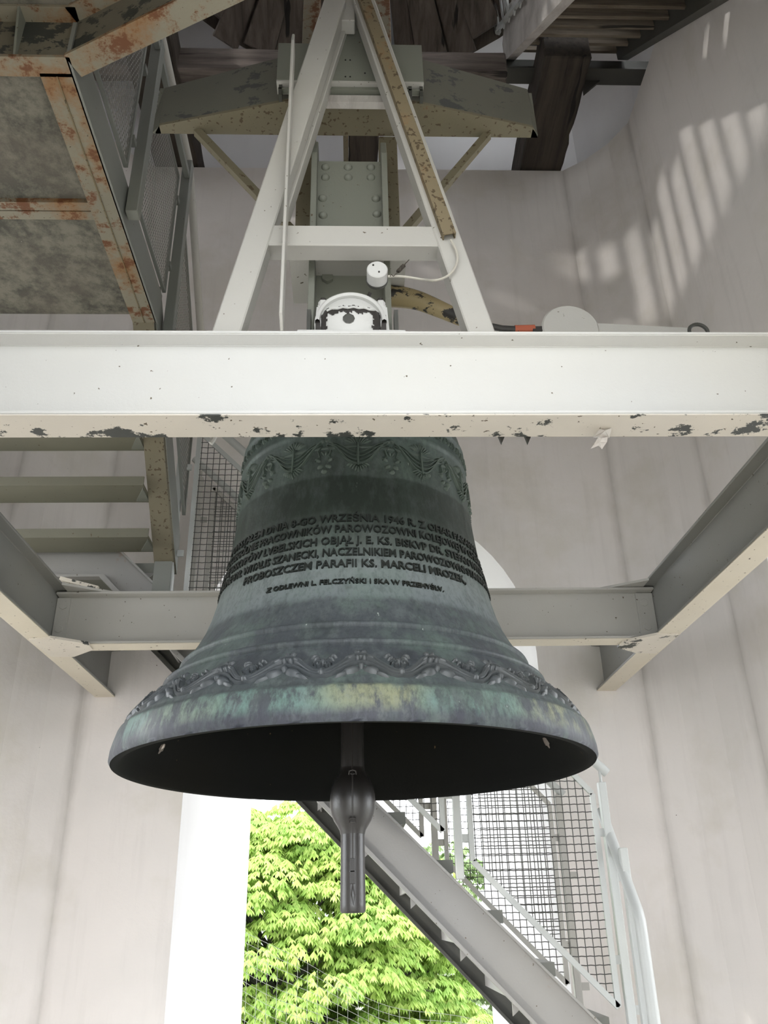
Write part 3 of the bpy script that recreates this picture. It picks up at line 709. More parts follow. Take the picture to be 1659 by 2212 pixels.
# ================================================================== HAMMER
hm = thing('bell_hammer', (0.6, 2.2, 3.3), 'bell hammer with curved rusty arm, round grey weight and ring-ended lever', 'hammer')
harm = smoothpts([aY(832, 638, 2.2), aY(868, 642, 2.2), aY(905, 650, 2.2), aY(950, 668, 2.2), aY(1000, 690, 2.2), aY(1030, 700, 2.2), aY(1060, 706, 2.2)])
nh = len(harm)
MB().tube(harm, 0, 12, rs=[0.040 - 0.024 * (i / nh) for i in range(nh)]).build('arm', paint('black_and_cream_worn_paint', (156, 140, 104), chips=0.27, chipcol=(34, 31, 28), rust=0.06, rough=0.5), hm, smooth=True)
MB().tube([aY(1050, 703, 2.2), aY(1085, 710, 2.2), aY(1120, 712, 2.2)], 0.011, 10).build('rod', 'bare', hm, smooth=True)
MB().tube([aY(1112, 711, 2.2), aY(1155, 710, 2.2)], 0.013, 10).build('tape', 'orange', hm, smooth=True, label='orange tape wrap')
cw = aY(1228, 722, 2.22)
MB().lathe([(0.0, -0.035), (0.090, -0.035), (0.0955, -0.029), (0.0955, 0.03), (0.090, 0.035), (0, 0.035)], cw, 'y', 48).build('weight', 'steel', hm, smooth=True)
MB().bar(aY(1150, 714, 2.2), aY(1180, 714, 2.2), 0.02, 0.02).build('clamp', 'bare', hm)
MB().hexa([aY(1285, 722, 2.2), aY(1500, 722, 2.2), aY(1500, 722, 2.215), aY(1285, 722, 2.215), aY(1285, 698, 2.2), aY(1485, 708, 2.2), aY(1485, 708, 2.215), aY(1285, 698, 2.215)]).build('lever', 'steel', hm)
rc = aY(1509, 717, 2.2)
MB().tube([rc + Vector((0.031 * cos(a), 0, 0.031 * sin(a))) for a in [2 * pi * k / 28 for k in range(29)]], 0.0065, 8, cap=False).build('ring', 'dark', hm, smooth=True)

# ================================================================== BELL
BX, BY = 0.0, 2.93
bell = thing('bell', (BX, BY, 2.05), 'large green-grey bronze bell with raised Polish lettering and a scroll frieze', 'bell')
PROF = [(0.800, 2.050), (0.806, 2.060), (0.8045, 2.085), (0.799, 2.11), (0.790, 2.142), (0.786, 2.150), (0.772, 2.158), (0.768, 2.168), (0.760, 2.178), (0.742, 2.200),
        (0.715, 2.230), (0.686, 2.262), (0.664, 2.288), (0.658, 2.294), (0.661, 2.298), (0.664, 2.304), (0.662, 2.311), (0.655, 2.315), (0.644, 2.316), (0.640, 2.322), (0.618, 2.352), (0.609, 2.363), (0.612, 2.368), (0.613, 2.374), (0.610, 2.381), (0.602, 2.384), (0.594, 2.385),
        (0.590, 2.392), (0.562, 2.438), (0.538, 2.485), (0.518, 2.540), (0.502, 2.60), (0.489, 2.66), (0.478, 2.72), (0.468, 2.78), (0.460, 2.84),
        (0.453, 2.90), (0.447, 2.97), (0.443, 3.04), (0.439, 3.12), (0.4385, 3.128), (0.442, 3.132), (0.442, 3.146), (0.438, 3.15), (0.435, 3.20), (0.4355, 3.215), (0.439, 3.219), (0.438, 3.233), (0.433, 3.237),
        (0.424, 3.28), (0.408, 3.32), (0.375, 3.355), (0.31, 3.380), (0.18, 3.395), (0.0, 3.40)]
PIN = [(0.800, 2.050), (0.775, 2.052), (0.745, 2.09), (0.70, 2.14), (0.64, 2.20), (0.58, 2.30), (0.53, 2.40), (0.48, 2.50), (0.45, 2.60), (0.425, 2.75), (0.405, 2.95), (0.39, 3.15), (0.37, 3.27), (0.30, 3.33), (0.0, 3.34)]
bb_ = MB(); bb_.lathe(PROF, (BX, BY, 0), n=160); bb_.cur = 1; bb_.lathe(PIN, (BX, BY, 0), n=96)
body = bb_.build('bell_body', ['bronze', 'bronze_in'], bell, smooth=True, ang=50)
def prof_r(z):
    for (r0, z0), (r1, z1) in zip(PROF, PROF[1:]):
        if z0 <= z <= z1: return r0 + (r1 - r0) * (z - z0) / max(z1 - z0, 1e-6)
    return PROF[0][0]
def surf(phi, z, off=0.0):
    """phi = 0 faces the camera, grows to the right"""
    r = prof_r(z); dr = (prof_r(z + .01) - prof_r(z - .01)) / 0.02
    n = Vector((1, -dr)).normalized()
    rr = r + off * n.x
    return Vector((BX + rr * sin(phi), BY - rr * cos(phi), z + off * n.y))
MB().box((-0.10, 2.62, 3.385), (0.08, 3.24, 3.402)).build('crown_plate', 'bare', bell)
# --- relief line strips: raised ribbon polyline on the surface
def ribbon(mb, pts, w, off=0.005):
    """pts in (phi, z); half round ribbon, 3 ridge sections"""
    P = []
    for i, (a, z) in enumerate(pts):
        a0, z0 = pts[max(i - 1, 0)]; a1, z1 = pts[min(i + 1, len(pts) - 1)]
        r = prof_r(z); dx = (a1 - a0) * r; dz = (z1 - z0) * 1.3; L = sqrt(dx * dx + dz * dz) or 1
        nx, nz = -dz / L, dx / L
        tp = 1.0 if 0 < i < len(pts) - 1 else 0.3
        for s_, o_ in ((-1, -0.0015), (-0.5, off), (0.5, off), (1, -0.0015)):
            P.append(surf(a + nx * s_ * w * tp / 2 / r, z + nz * s_ * w * tp / 2 / 1.3 * 1.0, o_))
    F = []
    for i in range(len(pts) - 1):
        for k in range(3): F.append((4 * i + k, 4 * i + k + 1, 4 * i + 5 + k, 4 * i + 4 + k))
    mb.add(P, F)
def blob(mb, a, z, rx, rz, off=0.006, th=0.0, n=8):
    r = prof_r(z); c, s_ = cos(th), sin(th)
    P = [surf(a, z, off)]
    for ring, o_ in ((0.55, off * 0.8), (1.0, -0.0015)):
        for k in range(n):
            t = 2 * pi * k / n; x = rx * ring * cos(t); y = rz * ring * sin(t)
            P.append(surf(a + (x * c - y * s_) / r, z + (x * s_ + y * c), o_))
    F = [(0, 1 + k, 1 + (k + 1) % n) for k in range(n)] + [(1 + k, 1 + n + k, 1 + n + (k + 1) % n, 1 + (k + 1) % n) for k in range(n)]
    mb.add(P, F)
# --- lower scroll frieze, one piece of relief per repeat
NR = 22; PA = 2 * pi / NR; A0 = 0.022
zc = lambda s_: 2.173 + s_ * 0.076       # s_ 0 = foot of frieze, 1 = crest
def frieze_unit(mb, a0):
    R = lambda f: a0 + f * PA
    for amp, base, w, o_ in ((0.80, 0.16, 0.024, 0.010), (0.80, 0.16, 0.008, 0.014), (0.62, 0.02, 0.012, 0.009)):
        ribbon(mb, [(R(f), zc(base + amp * (0.5 + 0.5 * cos(2 * pi * f)))) for f in [-0.5 + k / 16 for k in range(17)]], w, o_)
    for sg in (-1, 1):
        blob(mb, R(sg * 0.13), zc(0.30), 0.028, 0.013, 0.012, -sg * 0.30)
        blob(mb, R(sg * 0.25), zc(0.10), 0.024, 0.006, 0.009, -sg * 0.40)
        blob(mb, R(sg * 0.15), zc(0.80), 0.026, 0.007, 0.016, -sg * 0.42)
        blob(mb, R(sg * 0.045), zc(0.84), 0.009, 0.009, 0.015)
        for q in range(4):
            blob(mb, R(sg * (0.5 - 0.03 - q * 0.034)), zc(0.62 + q * 0.12), 0.013, 0.0055, 0.010, sg * (1.1 - q * 0.25))
        ribbon(mb, [(R(sg * (0.44 - 0.06 * cos(t) * (1 - t / 9))), zc(0.56 + 0.16 * sin(t) * (1 - t / 9))) for t in [k * 0.7 for k in range(9)]], 0.007, 0.010)
        blob(mb, R(sg * 0.04), zc(1.18), 0.012, 0.008, 0.008, sg * 0.6)
    blob(mb, R(0.0), zc(0.48), 0.010, 0.010, 0.013)
    blob(mb, R(0.5), zc(0.20), 0.014, 0.012, 0.016)
    blob(mb, R(0.5), zc(0.72), 0.011, 0.012, 0.011)
for k in range(NR):
    m2 = MB(); frieze_unit(m2, A0 + k * PA)
    m2.build('scroll_relief', 'bronze_relief', body, smooth=True, ang=60)
def z_at_row(v):
    z = 2.7; w = ray(765, v); e_ = w.z / w.y
    for _ in range(40): z = 1.6 + e_ * (BY - prof_r(z))
    return z
# --- upper garland band
NG = 12; PG = 2 * pi / NG
ZB1, ZB2 = z_at_row(958), z_at_row(971)
for a0_, a1_, w_ in ((ZB1, ZB2, 0),):
    mb = MB(); ribbon(mb, [(k * 2 * pi / 120, (ZB1 + ZB2) / 2) for k in range(121)], 0.019, 0.0035); mb.build('moulding_band', 'bronze_relief_up', body, smooth=True, ang=60)
def garland(mb, a0):
    R = lambda f: a0 + f * PG
    zt = z_at_row(950); zb = z_at_row(1003)
    for k, (dp, w) in enumerate(((1.0, 0.011), (0.84, 0.006), (0.68, 0.006), (0.52, 0.005))):
        rng = 0.5 - 0.035 * k
        ribbon(mb, [(R(f * rng * 2), zb + (zt - zb) * (1 - dp) + (zt - zb) * (dp if k == 0 else dp * 0.8) * (0.5 - 0.5 * cos(2 * pi * f)) ** 1.15) for f in [-0.5 + q / 18 for q in range(19)]], w, 0.008)
    for q in range(-4, 5):
        blob(mb, R(q * 0.036), z_at_row(946) - abs(q) * 0.004, 0.018, 0.0045, 0.009, pi / 2 - q * 0.28)
        blob(mb, R(q * 0.030), z_at_row(1013) + abs(q) * 0.0045, 0.014, 0.0045, 0.010, -pi / 2 + q * 0.33)
    ribbon(mb, [(R(0), z_at_row(v)) for v in (955, 970, 985, 1000, 1008)], 0.012, 0.010)
    for sg in (-1, 1):
        ribbon(mb, [(R(0.5 + sg * 0.03), z_at_row(962)), (R(0.5 + sg * 0.10), z_at_row(972)), (R(0.5 + sg * 0.07), z_at_row(985)), (R(0.5 + sg * 0.14), z_at_row(992))], 0.007, 0.009)
        blob(mb, R(0.5 + sg * 0.10), z_at_row(990), 0.014, 0.007, 0.009, sg * 0.5)
        blob(mb, R(0.5 + sg * 0.06), z_at_row(1004), 0.014, 0.009, 0.009, -sg * 0.5)
        blob(mb, R(0.5 + sg * 0.03), z_at_row(976), 0.012, 0.006, 0.009, sg)
        blob(mb, R(0.5 + sg * 0.03), z_at_row(950), 0.012, 0.008, 0.009, -sg * .6)
    blob(mb, R(0.5), z_at_row(1015), 0.012, 0.010, 0.010)
    for q in range(5):
        f = -0.4 + q * 0.2
        ribbon(mb, [(R(f + 0.06 * cos(t) * (1 - t / 8)), 3.178 + 0.02 * sin(t) * (1 - t / 8)) for t in [j * 0.7 for j in range(9)]], 0.006, 0.009)
        blob(mb, R(f + 0.1), 3.180, 0.006, 0.015, 0.008)
for k in range(NG):
    m2 = MB(); garland(m2, 0.03 + k * PG); m2.build('garland_relief', 'bronze_relief_up', body, smooth=True, ang=60, kind='stuff')
# --- inscription lines
LINES = [("POWSTAŁEM DNIA 8-GO WRZEŚNIA 1946 R. Z OFIAR PARAFIAN,", 1119, 68, 0.0285),
         ("I SZCZEGÓLNIE PRACOWNIKÓW PAROWOZOWNI KOLEJOWEJ W CHEŁMIE,", 1142, 72, 0.0285),
         ("STOLICĘ BISKVPÓW LVBELSKICH OBJĄŁ J. E. KS. BISKVP DR. STEFAN WYSZYŃSKI,", 1167, 80, 0.0285),
         ("DYR. W LVBLINIE BYŁ WITALIS SZANECKI, NACZELNIKIEM PAROWOZOWNI STANISŁAW NOWAK", 1192, 88, 0.0285),
         ("PROBOSZCZEM PARAFII KS. MARCELI MROZEK,", 1217, 46.5, 0.0285),
         ("Z ODLEWNI L. FELCZYŃSKI I SKA W PRZEMYŚLV.", 1256, 32.5, 0.0175)]
for txt, row, halfdeg, caph in LINES:
    cu = bpy.data.curves.new('text', 'FONT'); cu.body = txt; cu.size = 1; cu.extrude = 0.09; cu.offset = 0.016
    cu.resolution_u = 2; cu.align_x = 'CENTER'
    to = bpy.data.objects.new('text', cu); COL.objects.link(to)
    dg = bpy.context.evaluated_depsgraph_get()
    me = bpy.data.meshes.new_from_object(to.evaluated_get(dg))
    bpy.data.objects.remove(to)
    xs = [v.co.x for v in me.vertices]; wmx = (max(xs) - min(xs)) / 2; xm = (max(xs) + min(xs)) / 2
    zc_ = z_at_row(row); H = caph / 0.72
    loc = wloc(bell)
    for v in me.vertices:
        phi = (v.co.x - xm) / wmx * radians(halfdeg) + 0.004
        p = surf(phi, zc_ + (v.co.y - 0.36) * H, (v.co.z) * 0.05 + 0.0015)
        v.co = p - loc
    me.materials.append(M['letters'])
    o = bpy.data.objects.new('inscription_line', me); COL.objects.link(o); o.parent = body
# bright knocked spots inside the sound bow where the clapper strikes
def rin(z):
    for (r0, z0), (r1, z1) in zip(PIN, PIN[1:]):
        if z0 <= z <= z1: return r0 + (r1 - r0) * (z - z0) / max(z1 - z0, 1e-6)
    return 0.8
M['worn'] = paint('rubbed_bright_bronze', (104, 92, 82), rough=0.4, dirt=0.6)
M['shine'] = paint('bare_polished_bronze', (225, 215, 205), rough=0.3)
for px, py, sc_ in ((350, 1612, 1.0), (1180, 1600, 0.9)):
    w = ray(px, py); t_ = 2.0
    while t_ < 4.5:
        p = CAMLOC + w * t_; rr_ = sqrt((p.x - BX) ** 2 + (p.y - BY) ** 2)
        if p.z > 2.06 and rr_ > rin(p.z) and p.y > BY - 0.45: break
        t_ += 0.004
    n = Vector((BX - p.x, BY - p.y, -0.35)).normalized(); u = n.cross(Vector((0, 0, 1))).normalized(); v_ = n.cross(u)
    for nm, mt, rx, rz, off in (('strike_mark', 'worn', .020, .026, .004), ('strike_mark', 'shine', .006, .010, .0065)):
        if mt == 'shine' and sc_ < 1: continue
        mb = MB(); P = [p + n * (off + 0.003)]
        for k in range(14):
            a_ = 2 * pi * k / 14; q = 1 + 0.18 * sin(k * 2.3)
            P.append(p + n * (off - .001) + u * rx * cos(a_) * q + v_ * rz * sin(a_) * q + (u * .004 if mt == 'shine' else Vector((0, 0, 0))))
        mb.add(P, [(0, 1 + k, 1 + (k + 1) % 14) for k in range(14)])
        mb.build(nm, mt, body, smooth=True, ang=80)

# ------------------------------------------------------------------ clapper
cl = thing('clapper', (-0.010, BY, 1.616), 'heavy dark iron clapper with a ball hanging inside the bell', 'clapper')
X0 = -0.011
MB().lathe([(0.037, 3.3), (0.0385, 2.6), (0.039, 2.10), (0.040, 2.06)], (X0, BY, 0), n=28).build('shaft', 'clap', cl, smooth=True)
bz = 1.958; R = 0.0755
prof = [(0.040, 2.062), (0.042, 2.05), (0.050, 2.035), (0.060, 2.02), (0.069, 2.0), (0.0745, 1.975), (0.0755, 1.955), (0.0745, 1.93), (0.070, 1.91), (0.062, 1.892), (0.052, 1.877), (0.043, 1.862), (0.040, 1.85)]
MB().lathe(prof, (X0, BY, 0), n=48).build('ball', 'clap', cl, smooth=True, ang=80)
MB().lathe([(0.0392, 1.85), (0.0395, 1.75), (0.0405, 1.64), (0.0405, 1.624), (0.037, 1.617), (0.0, 1.616)], (X0, BY, 0), n=32).build('tail', 'clap', cl, smooth=True)
wy = BY - 0.079
wr_ = [(X0 + 0.0, BY - 0.042, 2.30), (X0, BY - 0.043, 2.07), (X0, BY - 0.066, 2.03), (X0, BY - 0.079, 1.97), (X0, BY - 0.078, 1.93), (X0, BY - 0.064, 1.885), (X0, BY - 0.044, 1.855), (X0, BY - 0.042, 1.76)]
MB().tube(wr_, 0.0028, 6).build('safety_rope', 'bare', cl, smooth=True)
for zz, yy in ((2.035, BY - 0.064), (1.885, BY - 0.066)):
    MB().tube([(X0 - .012, yy, zz - .004), (X0 - .010, yy - .006, zz + .006), (X0, yy - .008, zz + .009), (X0 + .010, yy - .006, zz + .006), (X0 + .012, yy, zz - .004)], 0.0028, 6).tube(
        [(X0 - .007, yy - .002, zz - .002), (X0, yy - .008, zz - .004), (X0 + .007, yy - .002, zz - .002)], 0.002, 6).build('rope_clip', 'bare', cl, smooth=True)
MB().box((X0 - .009, BY - .046, 1.70), (X0 + .007, BY - .038, 1.775)).build('crimp_plate', 'bare', cl, bevel=0.001)
MB().box((X0 - .010, BY - .046, 1.735), (X0 + .008, BY - .040, 1.738)).build('crimp_plate', 'clap', cl)
MB().tube([(X0, BY - .043, 1.70), (X0 + .006, BY - .043, 1.67), (X0 + .002, BY - .044, 1.64), (X0 - .005, BY - .043, 1.67), (X0, BY - .043, 1.70)], 0.0022, 6).build('rope_end', 'bare', cl, smooth=True)

# ================================================================== LEFT LANDING AND STAIR
ld = thing('stair_landing', (-1.5, 2.5, 4.17), 'landing of rusty steel channels and mottled concrete slabs, upper left', 'landing')
ZL = 4.17
MB().box((-1.05, 1.90, ZL), (-0.94, 3.22, ZL + .012)).build('edge_flange', 'steel_rusty', ld)
MB().box((-0.945, 1.84, ZL + .0), (-0.932, 3.22, ZL + 0.18)).build('edge_web', 'rail_dark', ld)  # darker rail paint put on this web to carry its shade
MB().box((-0.997, 1.91, ZL - .003), (-0.992, 3.2, ZL + .0)).build('seam_line', 'rust', ld)
MB().box((-2.02, 1.84, ZL), (-0.94, 1.912, ZL + .012)).build('front_flange', 'steel_rusty', ld)
MB().box((-2.02, 1.855, ZL + .012), (-0.93, 1.866, ZL + .20)).build('front_web', 'steel_chip', ld, label='web with flaked dark primer')
MB().box((-2.02, 1.80, ZL + .20), (-0.93, 1.866, ZL + .212)).build('top_flange', 'steel_rusty', ld)
MB().prism([(-1.12, 1.80, ZL + .20), (-1.12, 1.855, ZL + .20), (-1.12, 1.855, ZL + .012), (-1.12, 1.845, ZL + .012)], (0.008, 0, 0)).build('stiffener', 'steel_green', ld)
MB().box((-2.0, 1.93, ZL + .05), (-1.052, 2.49, ZL + .13)).build('slab', 'concrete', ld)
MB().box((-2.0, 2.578, ZL + .05), (-1.052, 3.2, ZL + .13)).build('slab', 'concrete', ld)
MB().box((-2.0, 2.488, ZL + .028), (-1.05, 2.531, ZL + .05)).build('cross_angle', 'steel_rusty', ld)
MB().box((-2.0, 2.536, ZL + .028), (-1.05, 2.58, ZL + .05)).build('cross_angle', 'steel_rusty', ld)
MB().prism([(-2.02, 0.95, ZL + .215), (1.0, 0.95, ZL + .215), (1.0, 1.05, ZL + .215), (-0.90, 1.86, ZL + .215), (-2.02, 1.86, ZL + .215)], (0, 0, .08)).build('slab', 'concrete', ld)  # unseen deck added above the camera to shade the upper A-frame
# diagonal channel running toward the front wall
dg_ = thing('diagonal_beam', (-0.5, 1.6, 4.17), 'rusty steel channel with flaked paint running diagonally across the top left corner', 'beam')
q0 = Vector((-0.93, 1.875, ZL)); q1 = Vector((1.02, 0.96, ZL)); dd = (q1 - q0).normalized(); nn = Vector((dd.y, -dd.x, 0))
def dbar(o0, o1, z0, z1, name, mat):
    MB().hexa([q0 + nn * o0 + Vector((0, 0, z0)), q1 + nn * o0 + Vector((0, 0, z0)), q1 + nn * o1 + Vector((0, 0, z0)), q0 + nn * o1 + Vector((0, 0, z0)),
               q0 + nn * o0 + Vector((0, 0, z1)), q1 + nn * o0 + Vector((0, 0, z1)), q1 + nn * o1 + Vector((0, 0, z1)), q0 + nn * o1 + Vector((0, 0, z1))]).build(name, mat, dg_)
dbar(-0.04, 0.045, 0.0, 0.012, 'flange', 'steel_rusty'); dbar(0.012, 0.024, 0.012, 0.20, 'web', 'steel_chip'); dbar(0.0, 0.08, 0.20, 0.212, 'top_flange', 'steel_rusty')

fl = thing('steel_stair', (-1.4, 3.7, 3.3), 'steel stair flight going down and back from the concrete landing, left', 'stair')
MB().prism([(-1.05, 3.20, ZL), (-1.05, 4.12, 3.25), (-1.05, 4.12, 3.262), (-1.05, 3.20, ZL + .015)], (0.11, 0, 0)).build('stringer_flange', 'steel_speck', fl)
MB().prism([(-0.95, 3.20, ZL), (-0.95, 4.12, 3.25), (-0.95, 4.12, 3.47), (-0.95, 3.20, ZL + .22)], (0.012, 0, 0)).build('stringer', 'rail_dark', fl)
MB().prism([(-2.0, 3.20, ZL), (-2.0, 4.12, 3.25), (-2.0, 4.12, 3.47), (-2.0, 3.20, ZL + .22)], (0.012, 0, 0)).build('stringer', 'rail_dark', fl)
MB().box((-1.045, 4.06, 2.90), (-0.955, 4.15, 3.30)).build('post', 'rail_dark', fl)
for i in range(5):
    z = 3.56 + 0.195 * (i - 1); y = 3.70 - 0.195 * (i - 1)
    if z > 4.1: continue
    MB().box((-1.985, y, z), (-1.05, y + .19, z + .012)).build('tread', 'steel_dim', fl)
    MB().box((-1.985, y, z + .012), (-1.05, y + .008, z + .05)).build('tread_lip', 'steel_dim', fl)
    MB().box((-1.985, y + .182, z + .012), (-1.05, y + .19, z + .05)).build('tread_lip', 'steel_dim', fl)
    MB().prism([(-1.055, y + .02, z), (-1.055, y + .16, z), (-1.12, y + .16, z)], (0, 0, -0.01)).build('cleat', 'steel_green', fl)

# --- expanded metal panels on the landing railing (plane x = -0.93)
def clip(poly, p, q):
    """clip segment p-q to convex polygon (2D, ccw)"""
    t0, t1 = 0.0, 1.0; dx, dy = q[0] - p[0], q[1] - p[1]
    for i in range(len(poly)):
        a, b = poly[i], poly[(i + 1) % len(poly)]; nx, ny = -(b[1] - a[1]), b[0] - a[0]
        d = nx * dx + ny * dy; s_ = nx * (p[0] - a[0]) + ny * (p[1] - a[1])
        if abs(d) < 1e-12:
            if s_ < 0: return None
        else:
            t = -s_ / d
            if d > 0: t0 = max(t0, t)
            else: t1 = min(t1, t)
    if t0 >= t1: return None
    return (p[0] + dx * t0, p[1] + dy * t0), (p[0] + dx * t1, p[1] + dy * t1)
def area(p): return sum(p[i][0] * p[(i + 1) % len(p)][1] - p[(i + 1) % len(p)][0] * p[i][1] for i in range(len(p)))
def panel(parent, poly, to3, kind, nrm, wire='galv', frame='rail_dark', fr=0.009, sp=0.034):
    if area(poly) < 0: poly = poly[::-1]
    P3 = [Vector(to3(*p)) for p in poly]
    mb = MB()
    for i in range(len(poly)): mb.bar(P3[i], P3[(i + 1) % len(poly)], fr * 2, fr * 1.6, nrm)
    f = mb.build('panel_frame', frame, parent)
    u0 = min(p[0] for p in poly); u1 = max(p[0] for p in poly); v0 = min(p[1] for p in poly); v1 = max(p[1] for p in poly)
    w = MB(); nv = Vector(nrm).normalized()
    def seg(a, b, r):
        A = Vector(to3(*a)); B = Vector(to3(*b)); d = (B - A)
        if d.length < 1e-4: return
        d.normalize(); s_ = d.cross(nv).normalized() * r; n = nv * r
        w.add([A - s_, A + s_, A + n, B - s_, B + s_, B + n], [(0, 1, 4, 3), (1, 2, 5, 4), (2, 0, 3, 5)])
    if kind == 'grid':
        u = u0 + sp * 0.5
        while u < u1:
            c = clip(poly, (u, v0 - 1), (u, v1 + 1))
            if c: seg(c[0], c[1], 0.0021)
            u += sp
        v = v0 + sp * 0.5
        while v < v1:
            c = clip(poly, (u0 - 1, v), (u1 + 1, v))
            if c:
                a, b = c; n = max(1, int((b[0] - a[0]) / sp)); last = a
                for k in range(1, n + 1):
                    q = (a[0] + (b[0] - a[0]) * k / n, a[1])
                    mid = ((last[0] + q[0]) / 2, a[1] + 0.0018)
                    seg(last, mid, 0.0021); seg(mid, q, 0.0021); last = q
            v += sp
    else:
        cw_, chh = 0.020, 0.026
        ok = lambda p, q: clip(poly, p, q)
        nu = int((u1 - u0) / cw_) + 2; nvv = int((v1 - v0) / chh) + 2
        for j in range(nvv):
            for i in range(nu):
                u = u0 + i * cw_ + (cw_ / 2 if j % 2 else 0); v = v0 + j * chh
                for p, q in (((u, v), (u, v + chh * .35)), ((u, v + chh * .35), (u + cw_ / 2, v + chh)), ((u, v + chh * .35), (u - cw_ / 2, v + chh))):
                    c = ok(p, q)
                    if c: seg(c[0], c[1], 0.0024)
    w.build('wire_mesh', wire, f, kind='stuff')
lr = thing('landing_railing', (-0.93, 2.8, 4.2), 'grey railing with expanded metal panels along the concrete landing, upper left', 'railing')
tx = lambda y, z: (-0.93, y, z)
panel(lr, [(1.70, 4.39), (2.475, 4.39), (2.475, 5.17), (1.70, 5.17)], tx, 'exp', (1, 0, 0), 'galv2')
panel(lr, [(2.63, 4.39), (3.235, 4.39), (3.235, 5.17), (2.63, 5.17)], tx, 'exp', (1, 0, 0), 'galv2')
panel(lr, [(3.45, 4.26), (4.12, 3.60), (4.12, 4.40), (3.45, 5.06)], tx, 'exp', (1, 0, 0), 'galv2')
MB().box((-0.925, 2.53, 4.20), (-0.875, 2.585, 5.27)).build('post', 'rail_dark', lr, bevel=0.003)
MB().box((-0.925, 3.27, 4.15), (-0.875, 3.325, 5.34)).build('post', 'rail_dark', lr, bevel=0.003)
MB().tube([(-0.915, 1.4, 5.42), (-0.915, 3.34, 5.42), (-0.915, 3.42, 5.37), (-0.915, 4.2, 4.62), (-0.915, 4.24, 4.55)], 0.022, 12).build('handrail', 'steel', lr, smooth=True)
MB().box((-0.905, 2.05, 5.20), (-0.88, 3.3, 5.24)).build('top_bar', 'rail_dark', lr)
for yy in (2.50, 2.61, 3.25, 3.42):
    MB().box((-0.935, yy - .02, 4.55), (-0.915, yy + .02, 4.58)).build('clip', 'rail_dark', lr)
    MB().box((-0.935, yy - .02, 5.0), (-0.915, yy + .02, 5.03)).build('clip', 'rail_dark', lr)

# ================================================================== LOWER FLIGHT along the back wall
YN, YFR = 4.12, 4.85
lf = thing('lower_stair_flight', (0, 4.5, 1.0), 'light grey steel stair flight descending to the right behind the bell', 'stair')
def topz(x): return 2.113 - 1.0 * (x - 0.112)
for Yp, mt in ((YN, 'stair'), (YFR, 'dark')):
    hgt = 0.285; xk = -1.31; x1 = 1.35; xl = -2.0 if Yp == YN else -1.66
    drop = 0.0 if Yp == YN else 0.055
    def prs(dy0, dy1, lo, hi, nm, mt_):
        lo -= drop; hi -= drop
        poly = [(xl, Yp + dy0, 3.45 - hgt * .78 + lo), (xk - 0.02, Yp + dy0, 3.45 - hgt * .78 + lo), (x1, Yp + dy0, topz(x1) - hgt + lo),
                (x1, Yp + dy0, topz(x1) - hgt + hi), (xk, Yp + dy0, 3.45 - hgt + hi + (0 if hi > .1 else hgt * .22)), (xl, Yp + dy0, 3.45 - hgt + hi + (0 if hi > .1 else hgt * .22))]
        MB().prism(poly, (0, dy1 - dy0, 0)).build(nm, mt_, lf)
    prs(0.0, 0.012, 0.0, hgt, 'stringer', mt)
    prs(-0.035, 0.0, 0.0, 0.014, 'stringer_flange', mt)
    # top flange
    poly = [(xl, Yp - .035, 3.45 - .012), (xk, Yp - .035, 3.45 - .012), (x1, Yp - .035, topz(x1) - .012), (x1, Yp - .035, topz(x1) + .002), (xk, Yp - .035, 3.452), (xl, Yp - .035, 3.452)]
    MB().prism(poly, (0, .035, 0)).build('stringer_flange', mt, lf)
x = -1.15
while x < 1.3:
    z = topz(x) - 0.055
    MB().box((x - 0.10, YN + .012, z - .055), (x + 0.11, YFR - .002, z)).build('tread', 'rail_dark', lf)
    MB().box((x - 0.105, YN + .012, z - .13), (x - 0.095, YFR - .002, z - .045)).build('tread_back', 'stair', lf)
    MB().prism([(x - .09, YN + .013, z - .05), (x + .1, YN + .013, z - .05), (x - .09, YN + .013, z - .2)], (0, .01, 0)).build('cleat', 'stair', lf)
    x += 0.212
MB().box((-1.66, YN + .02, 3.40), (-1.32, YFR - .02, 3.43)).build('landing_plate', 'steel_green', lf)
MB().bar(aY(130, 1250, 4.05), aY(212, 1271, 4.05), 0.02, 0.02).build('stay', 'beam_under', lf)

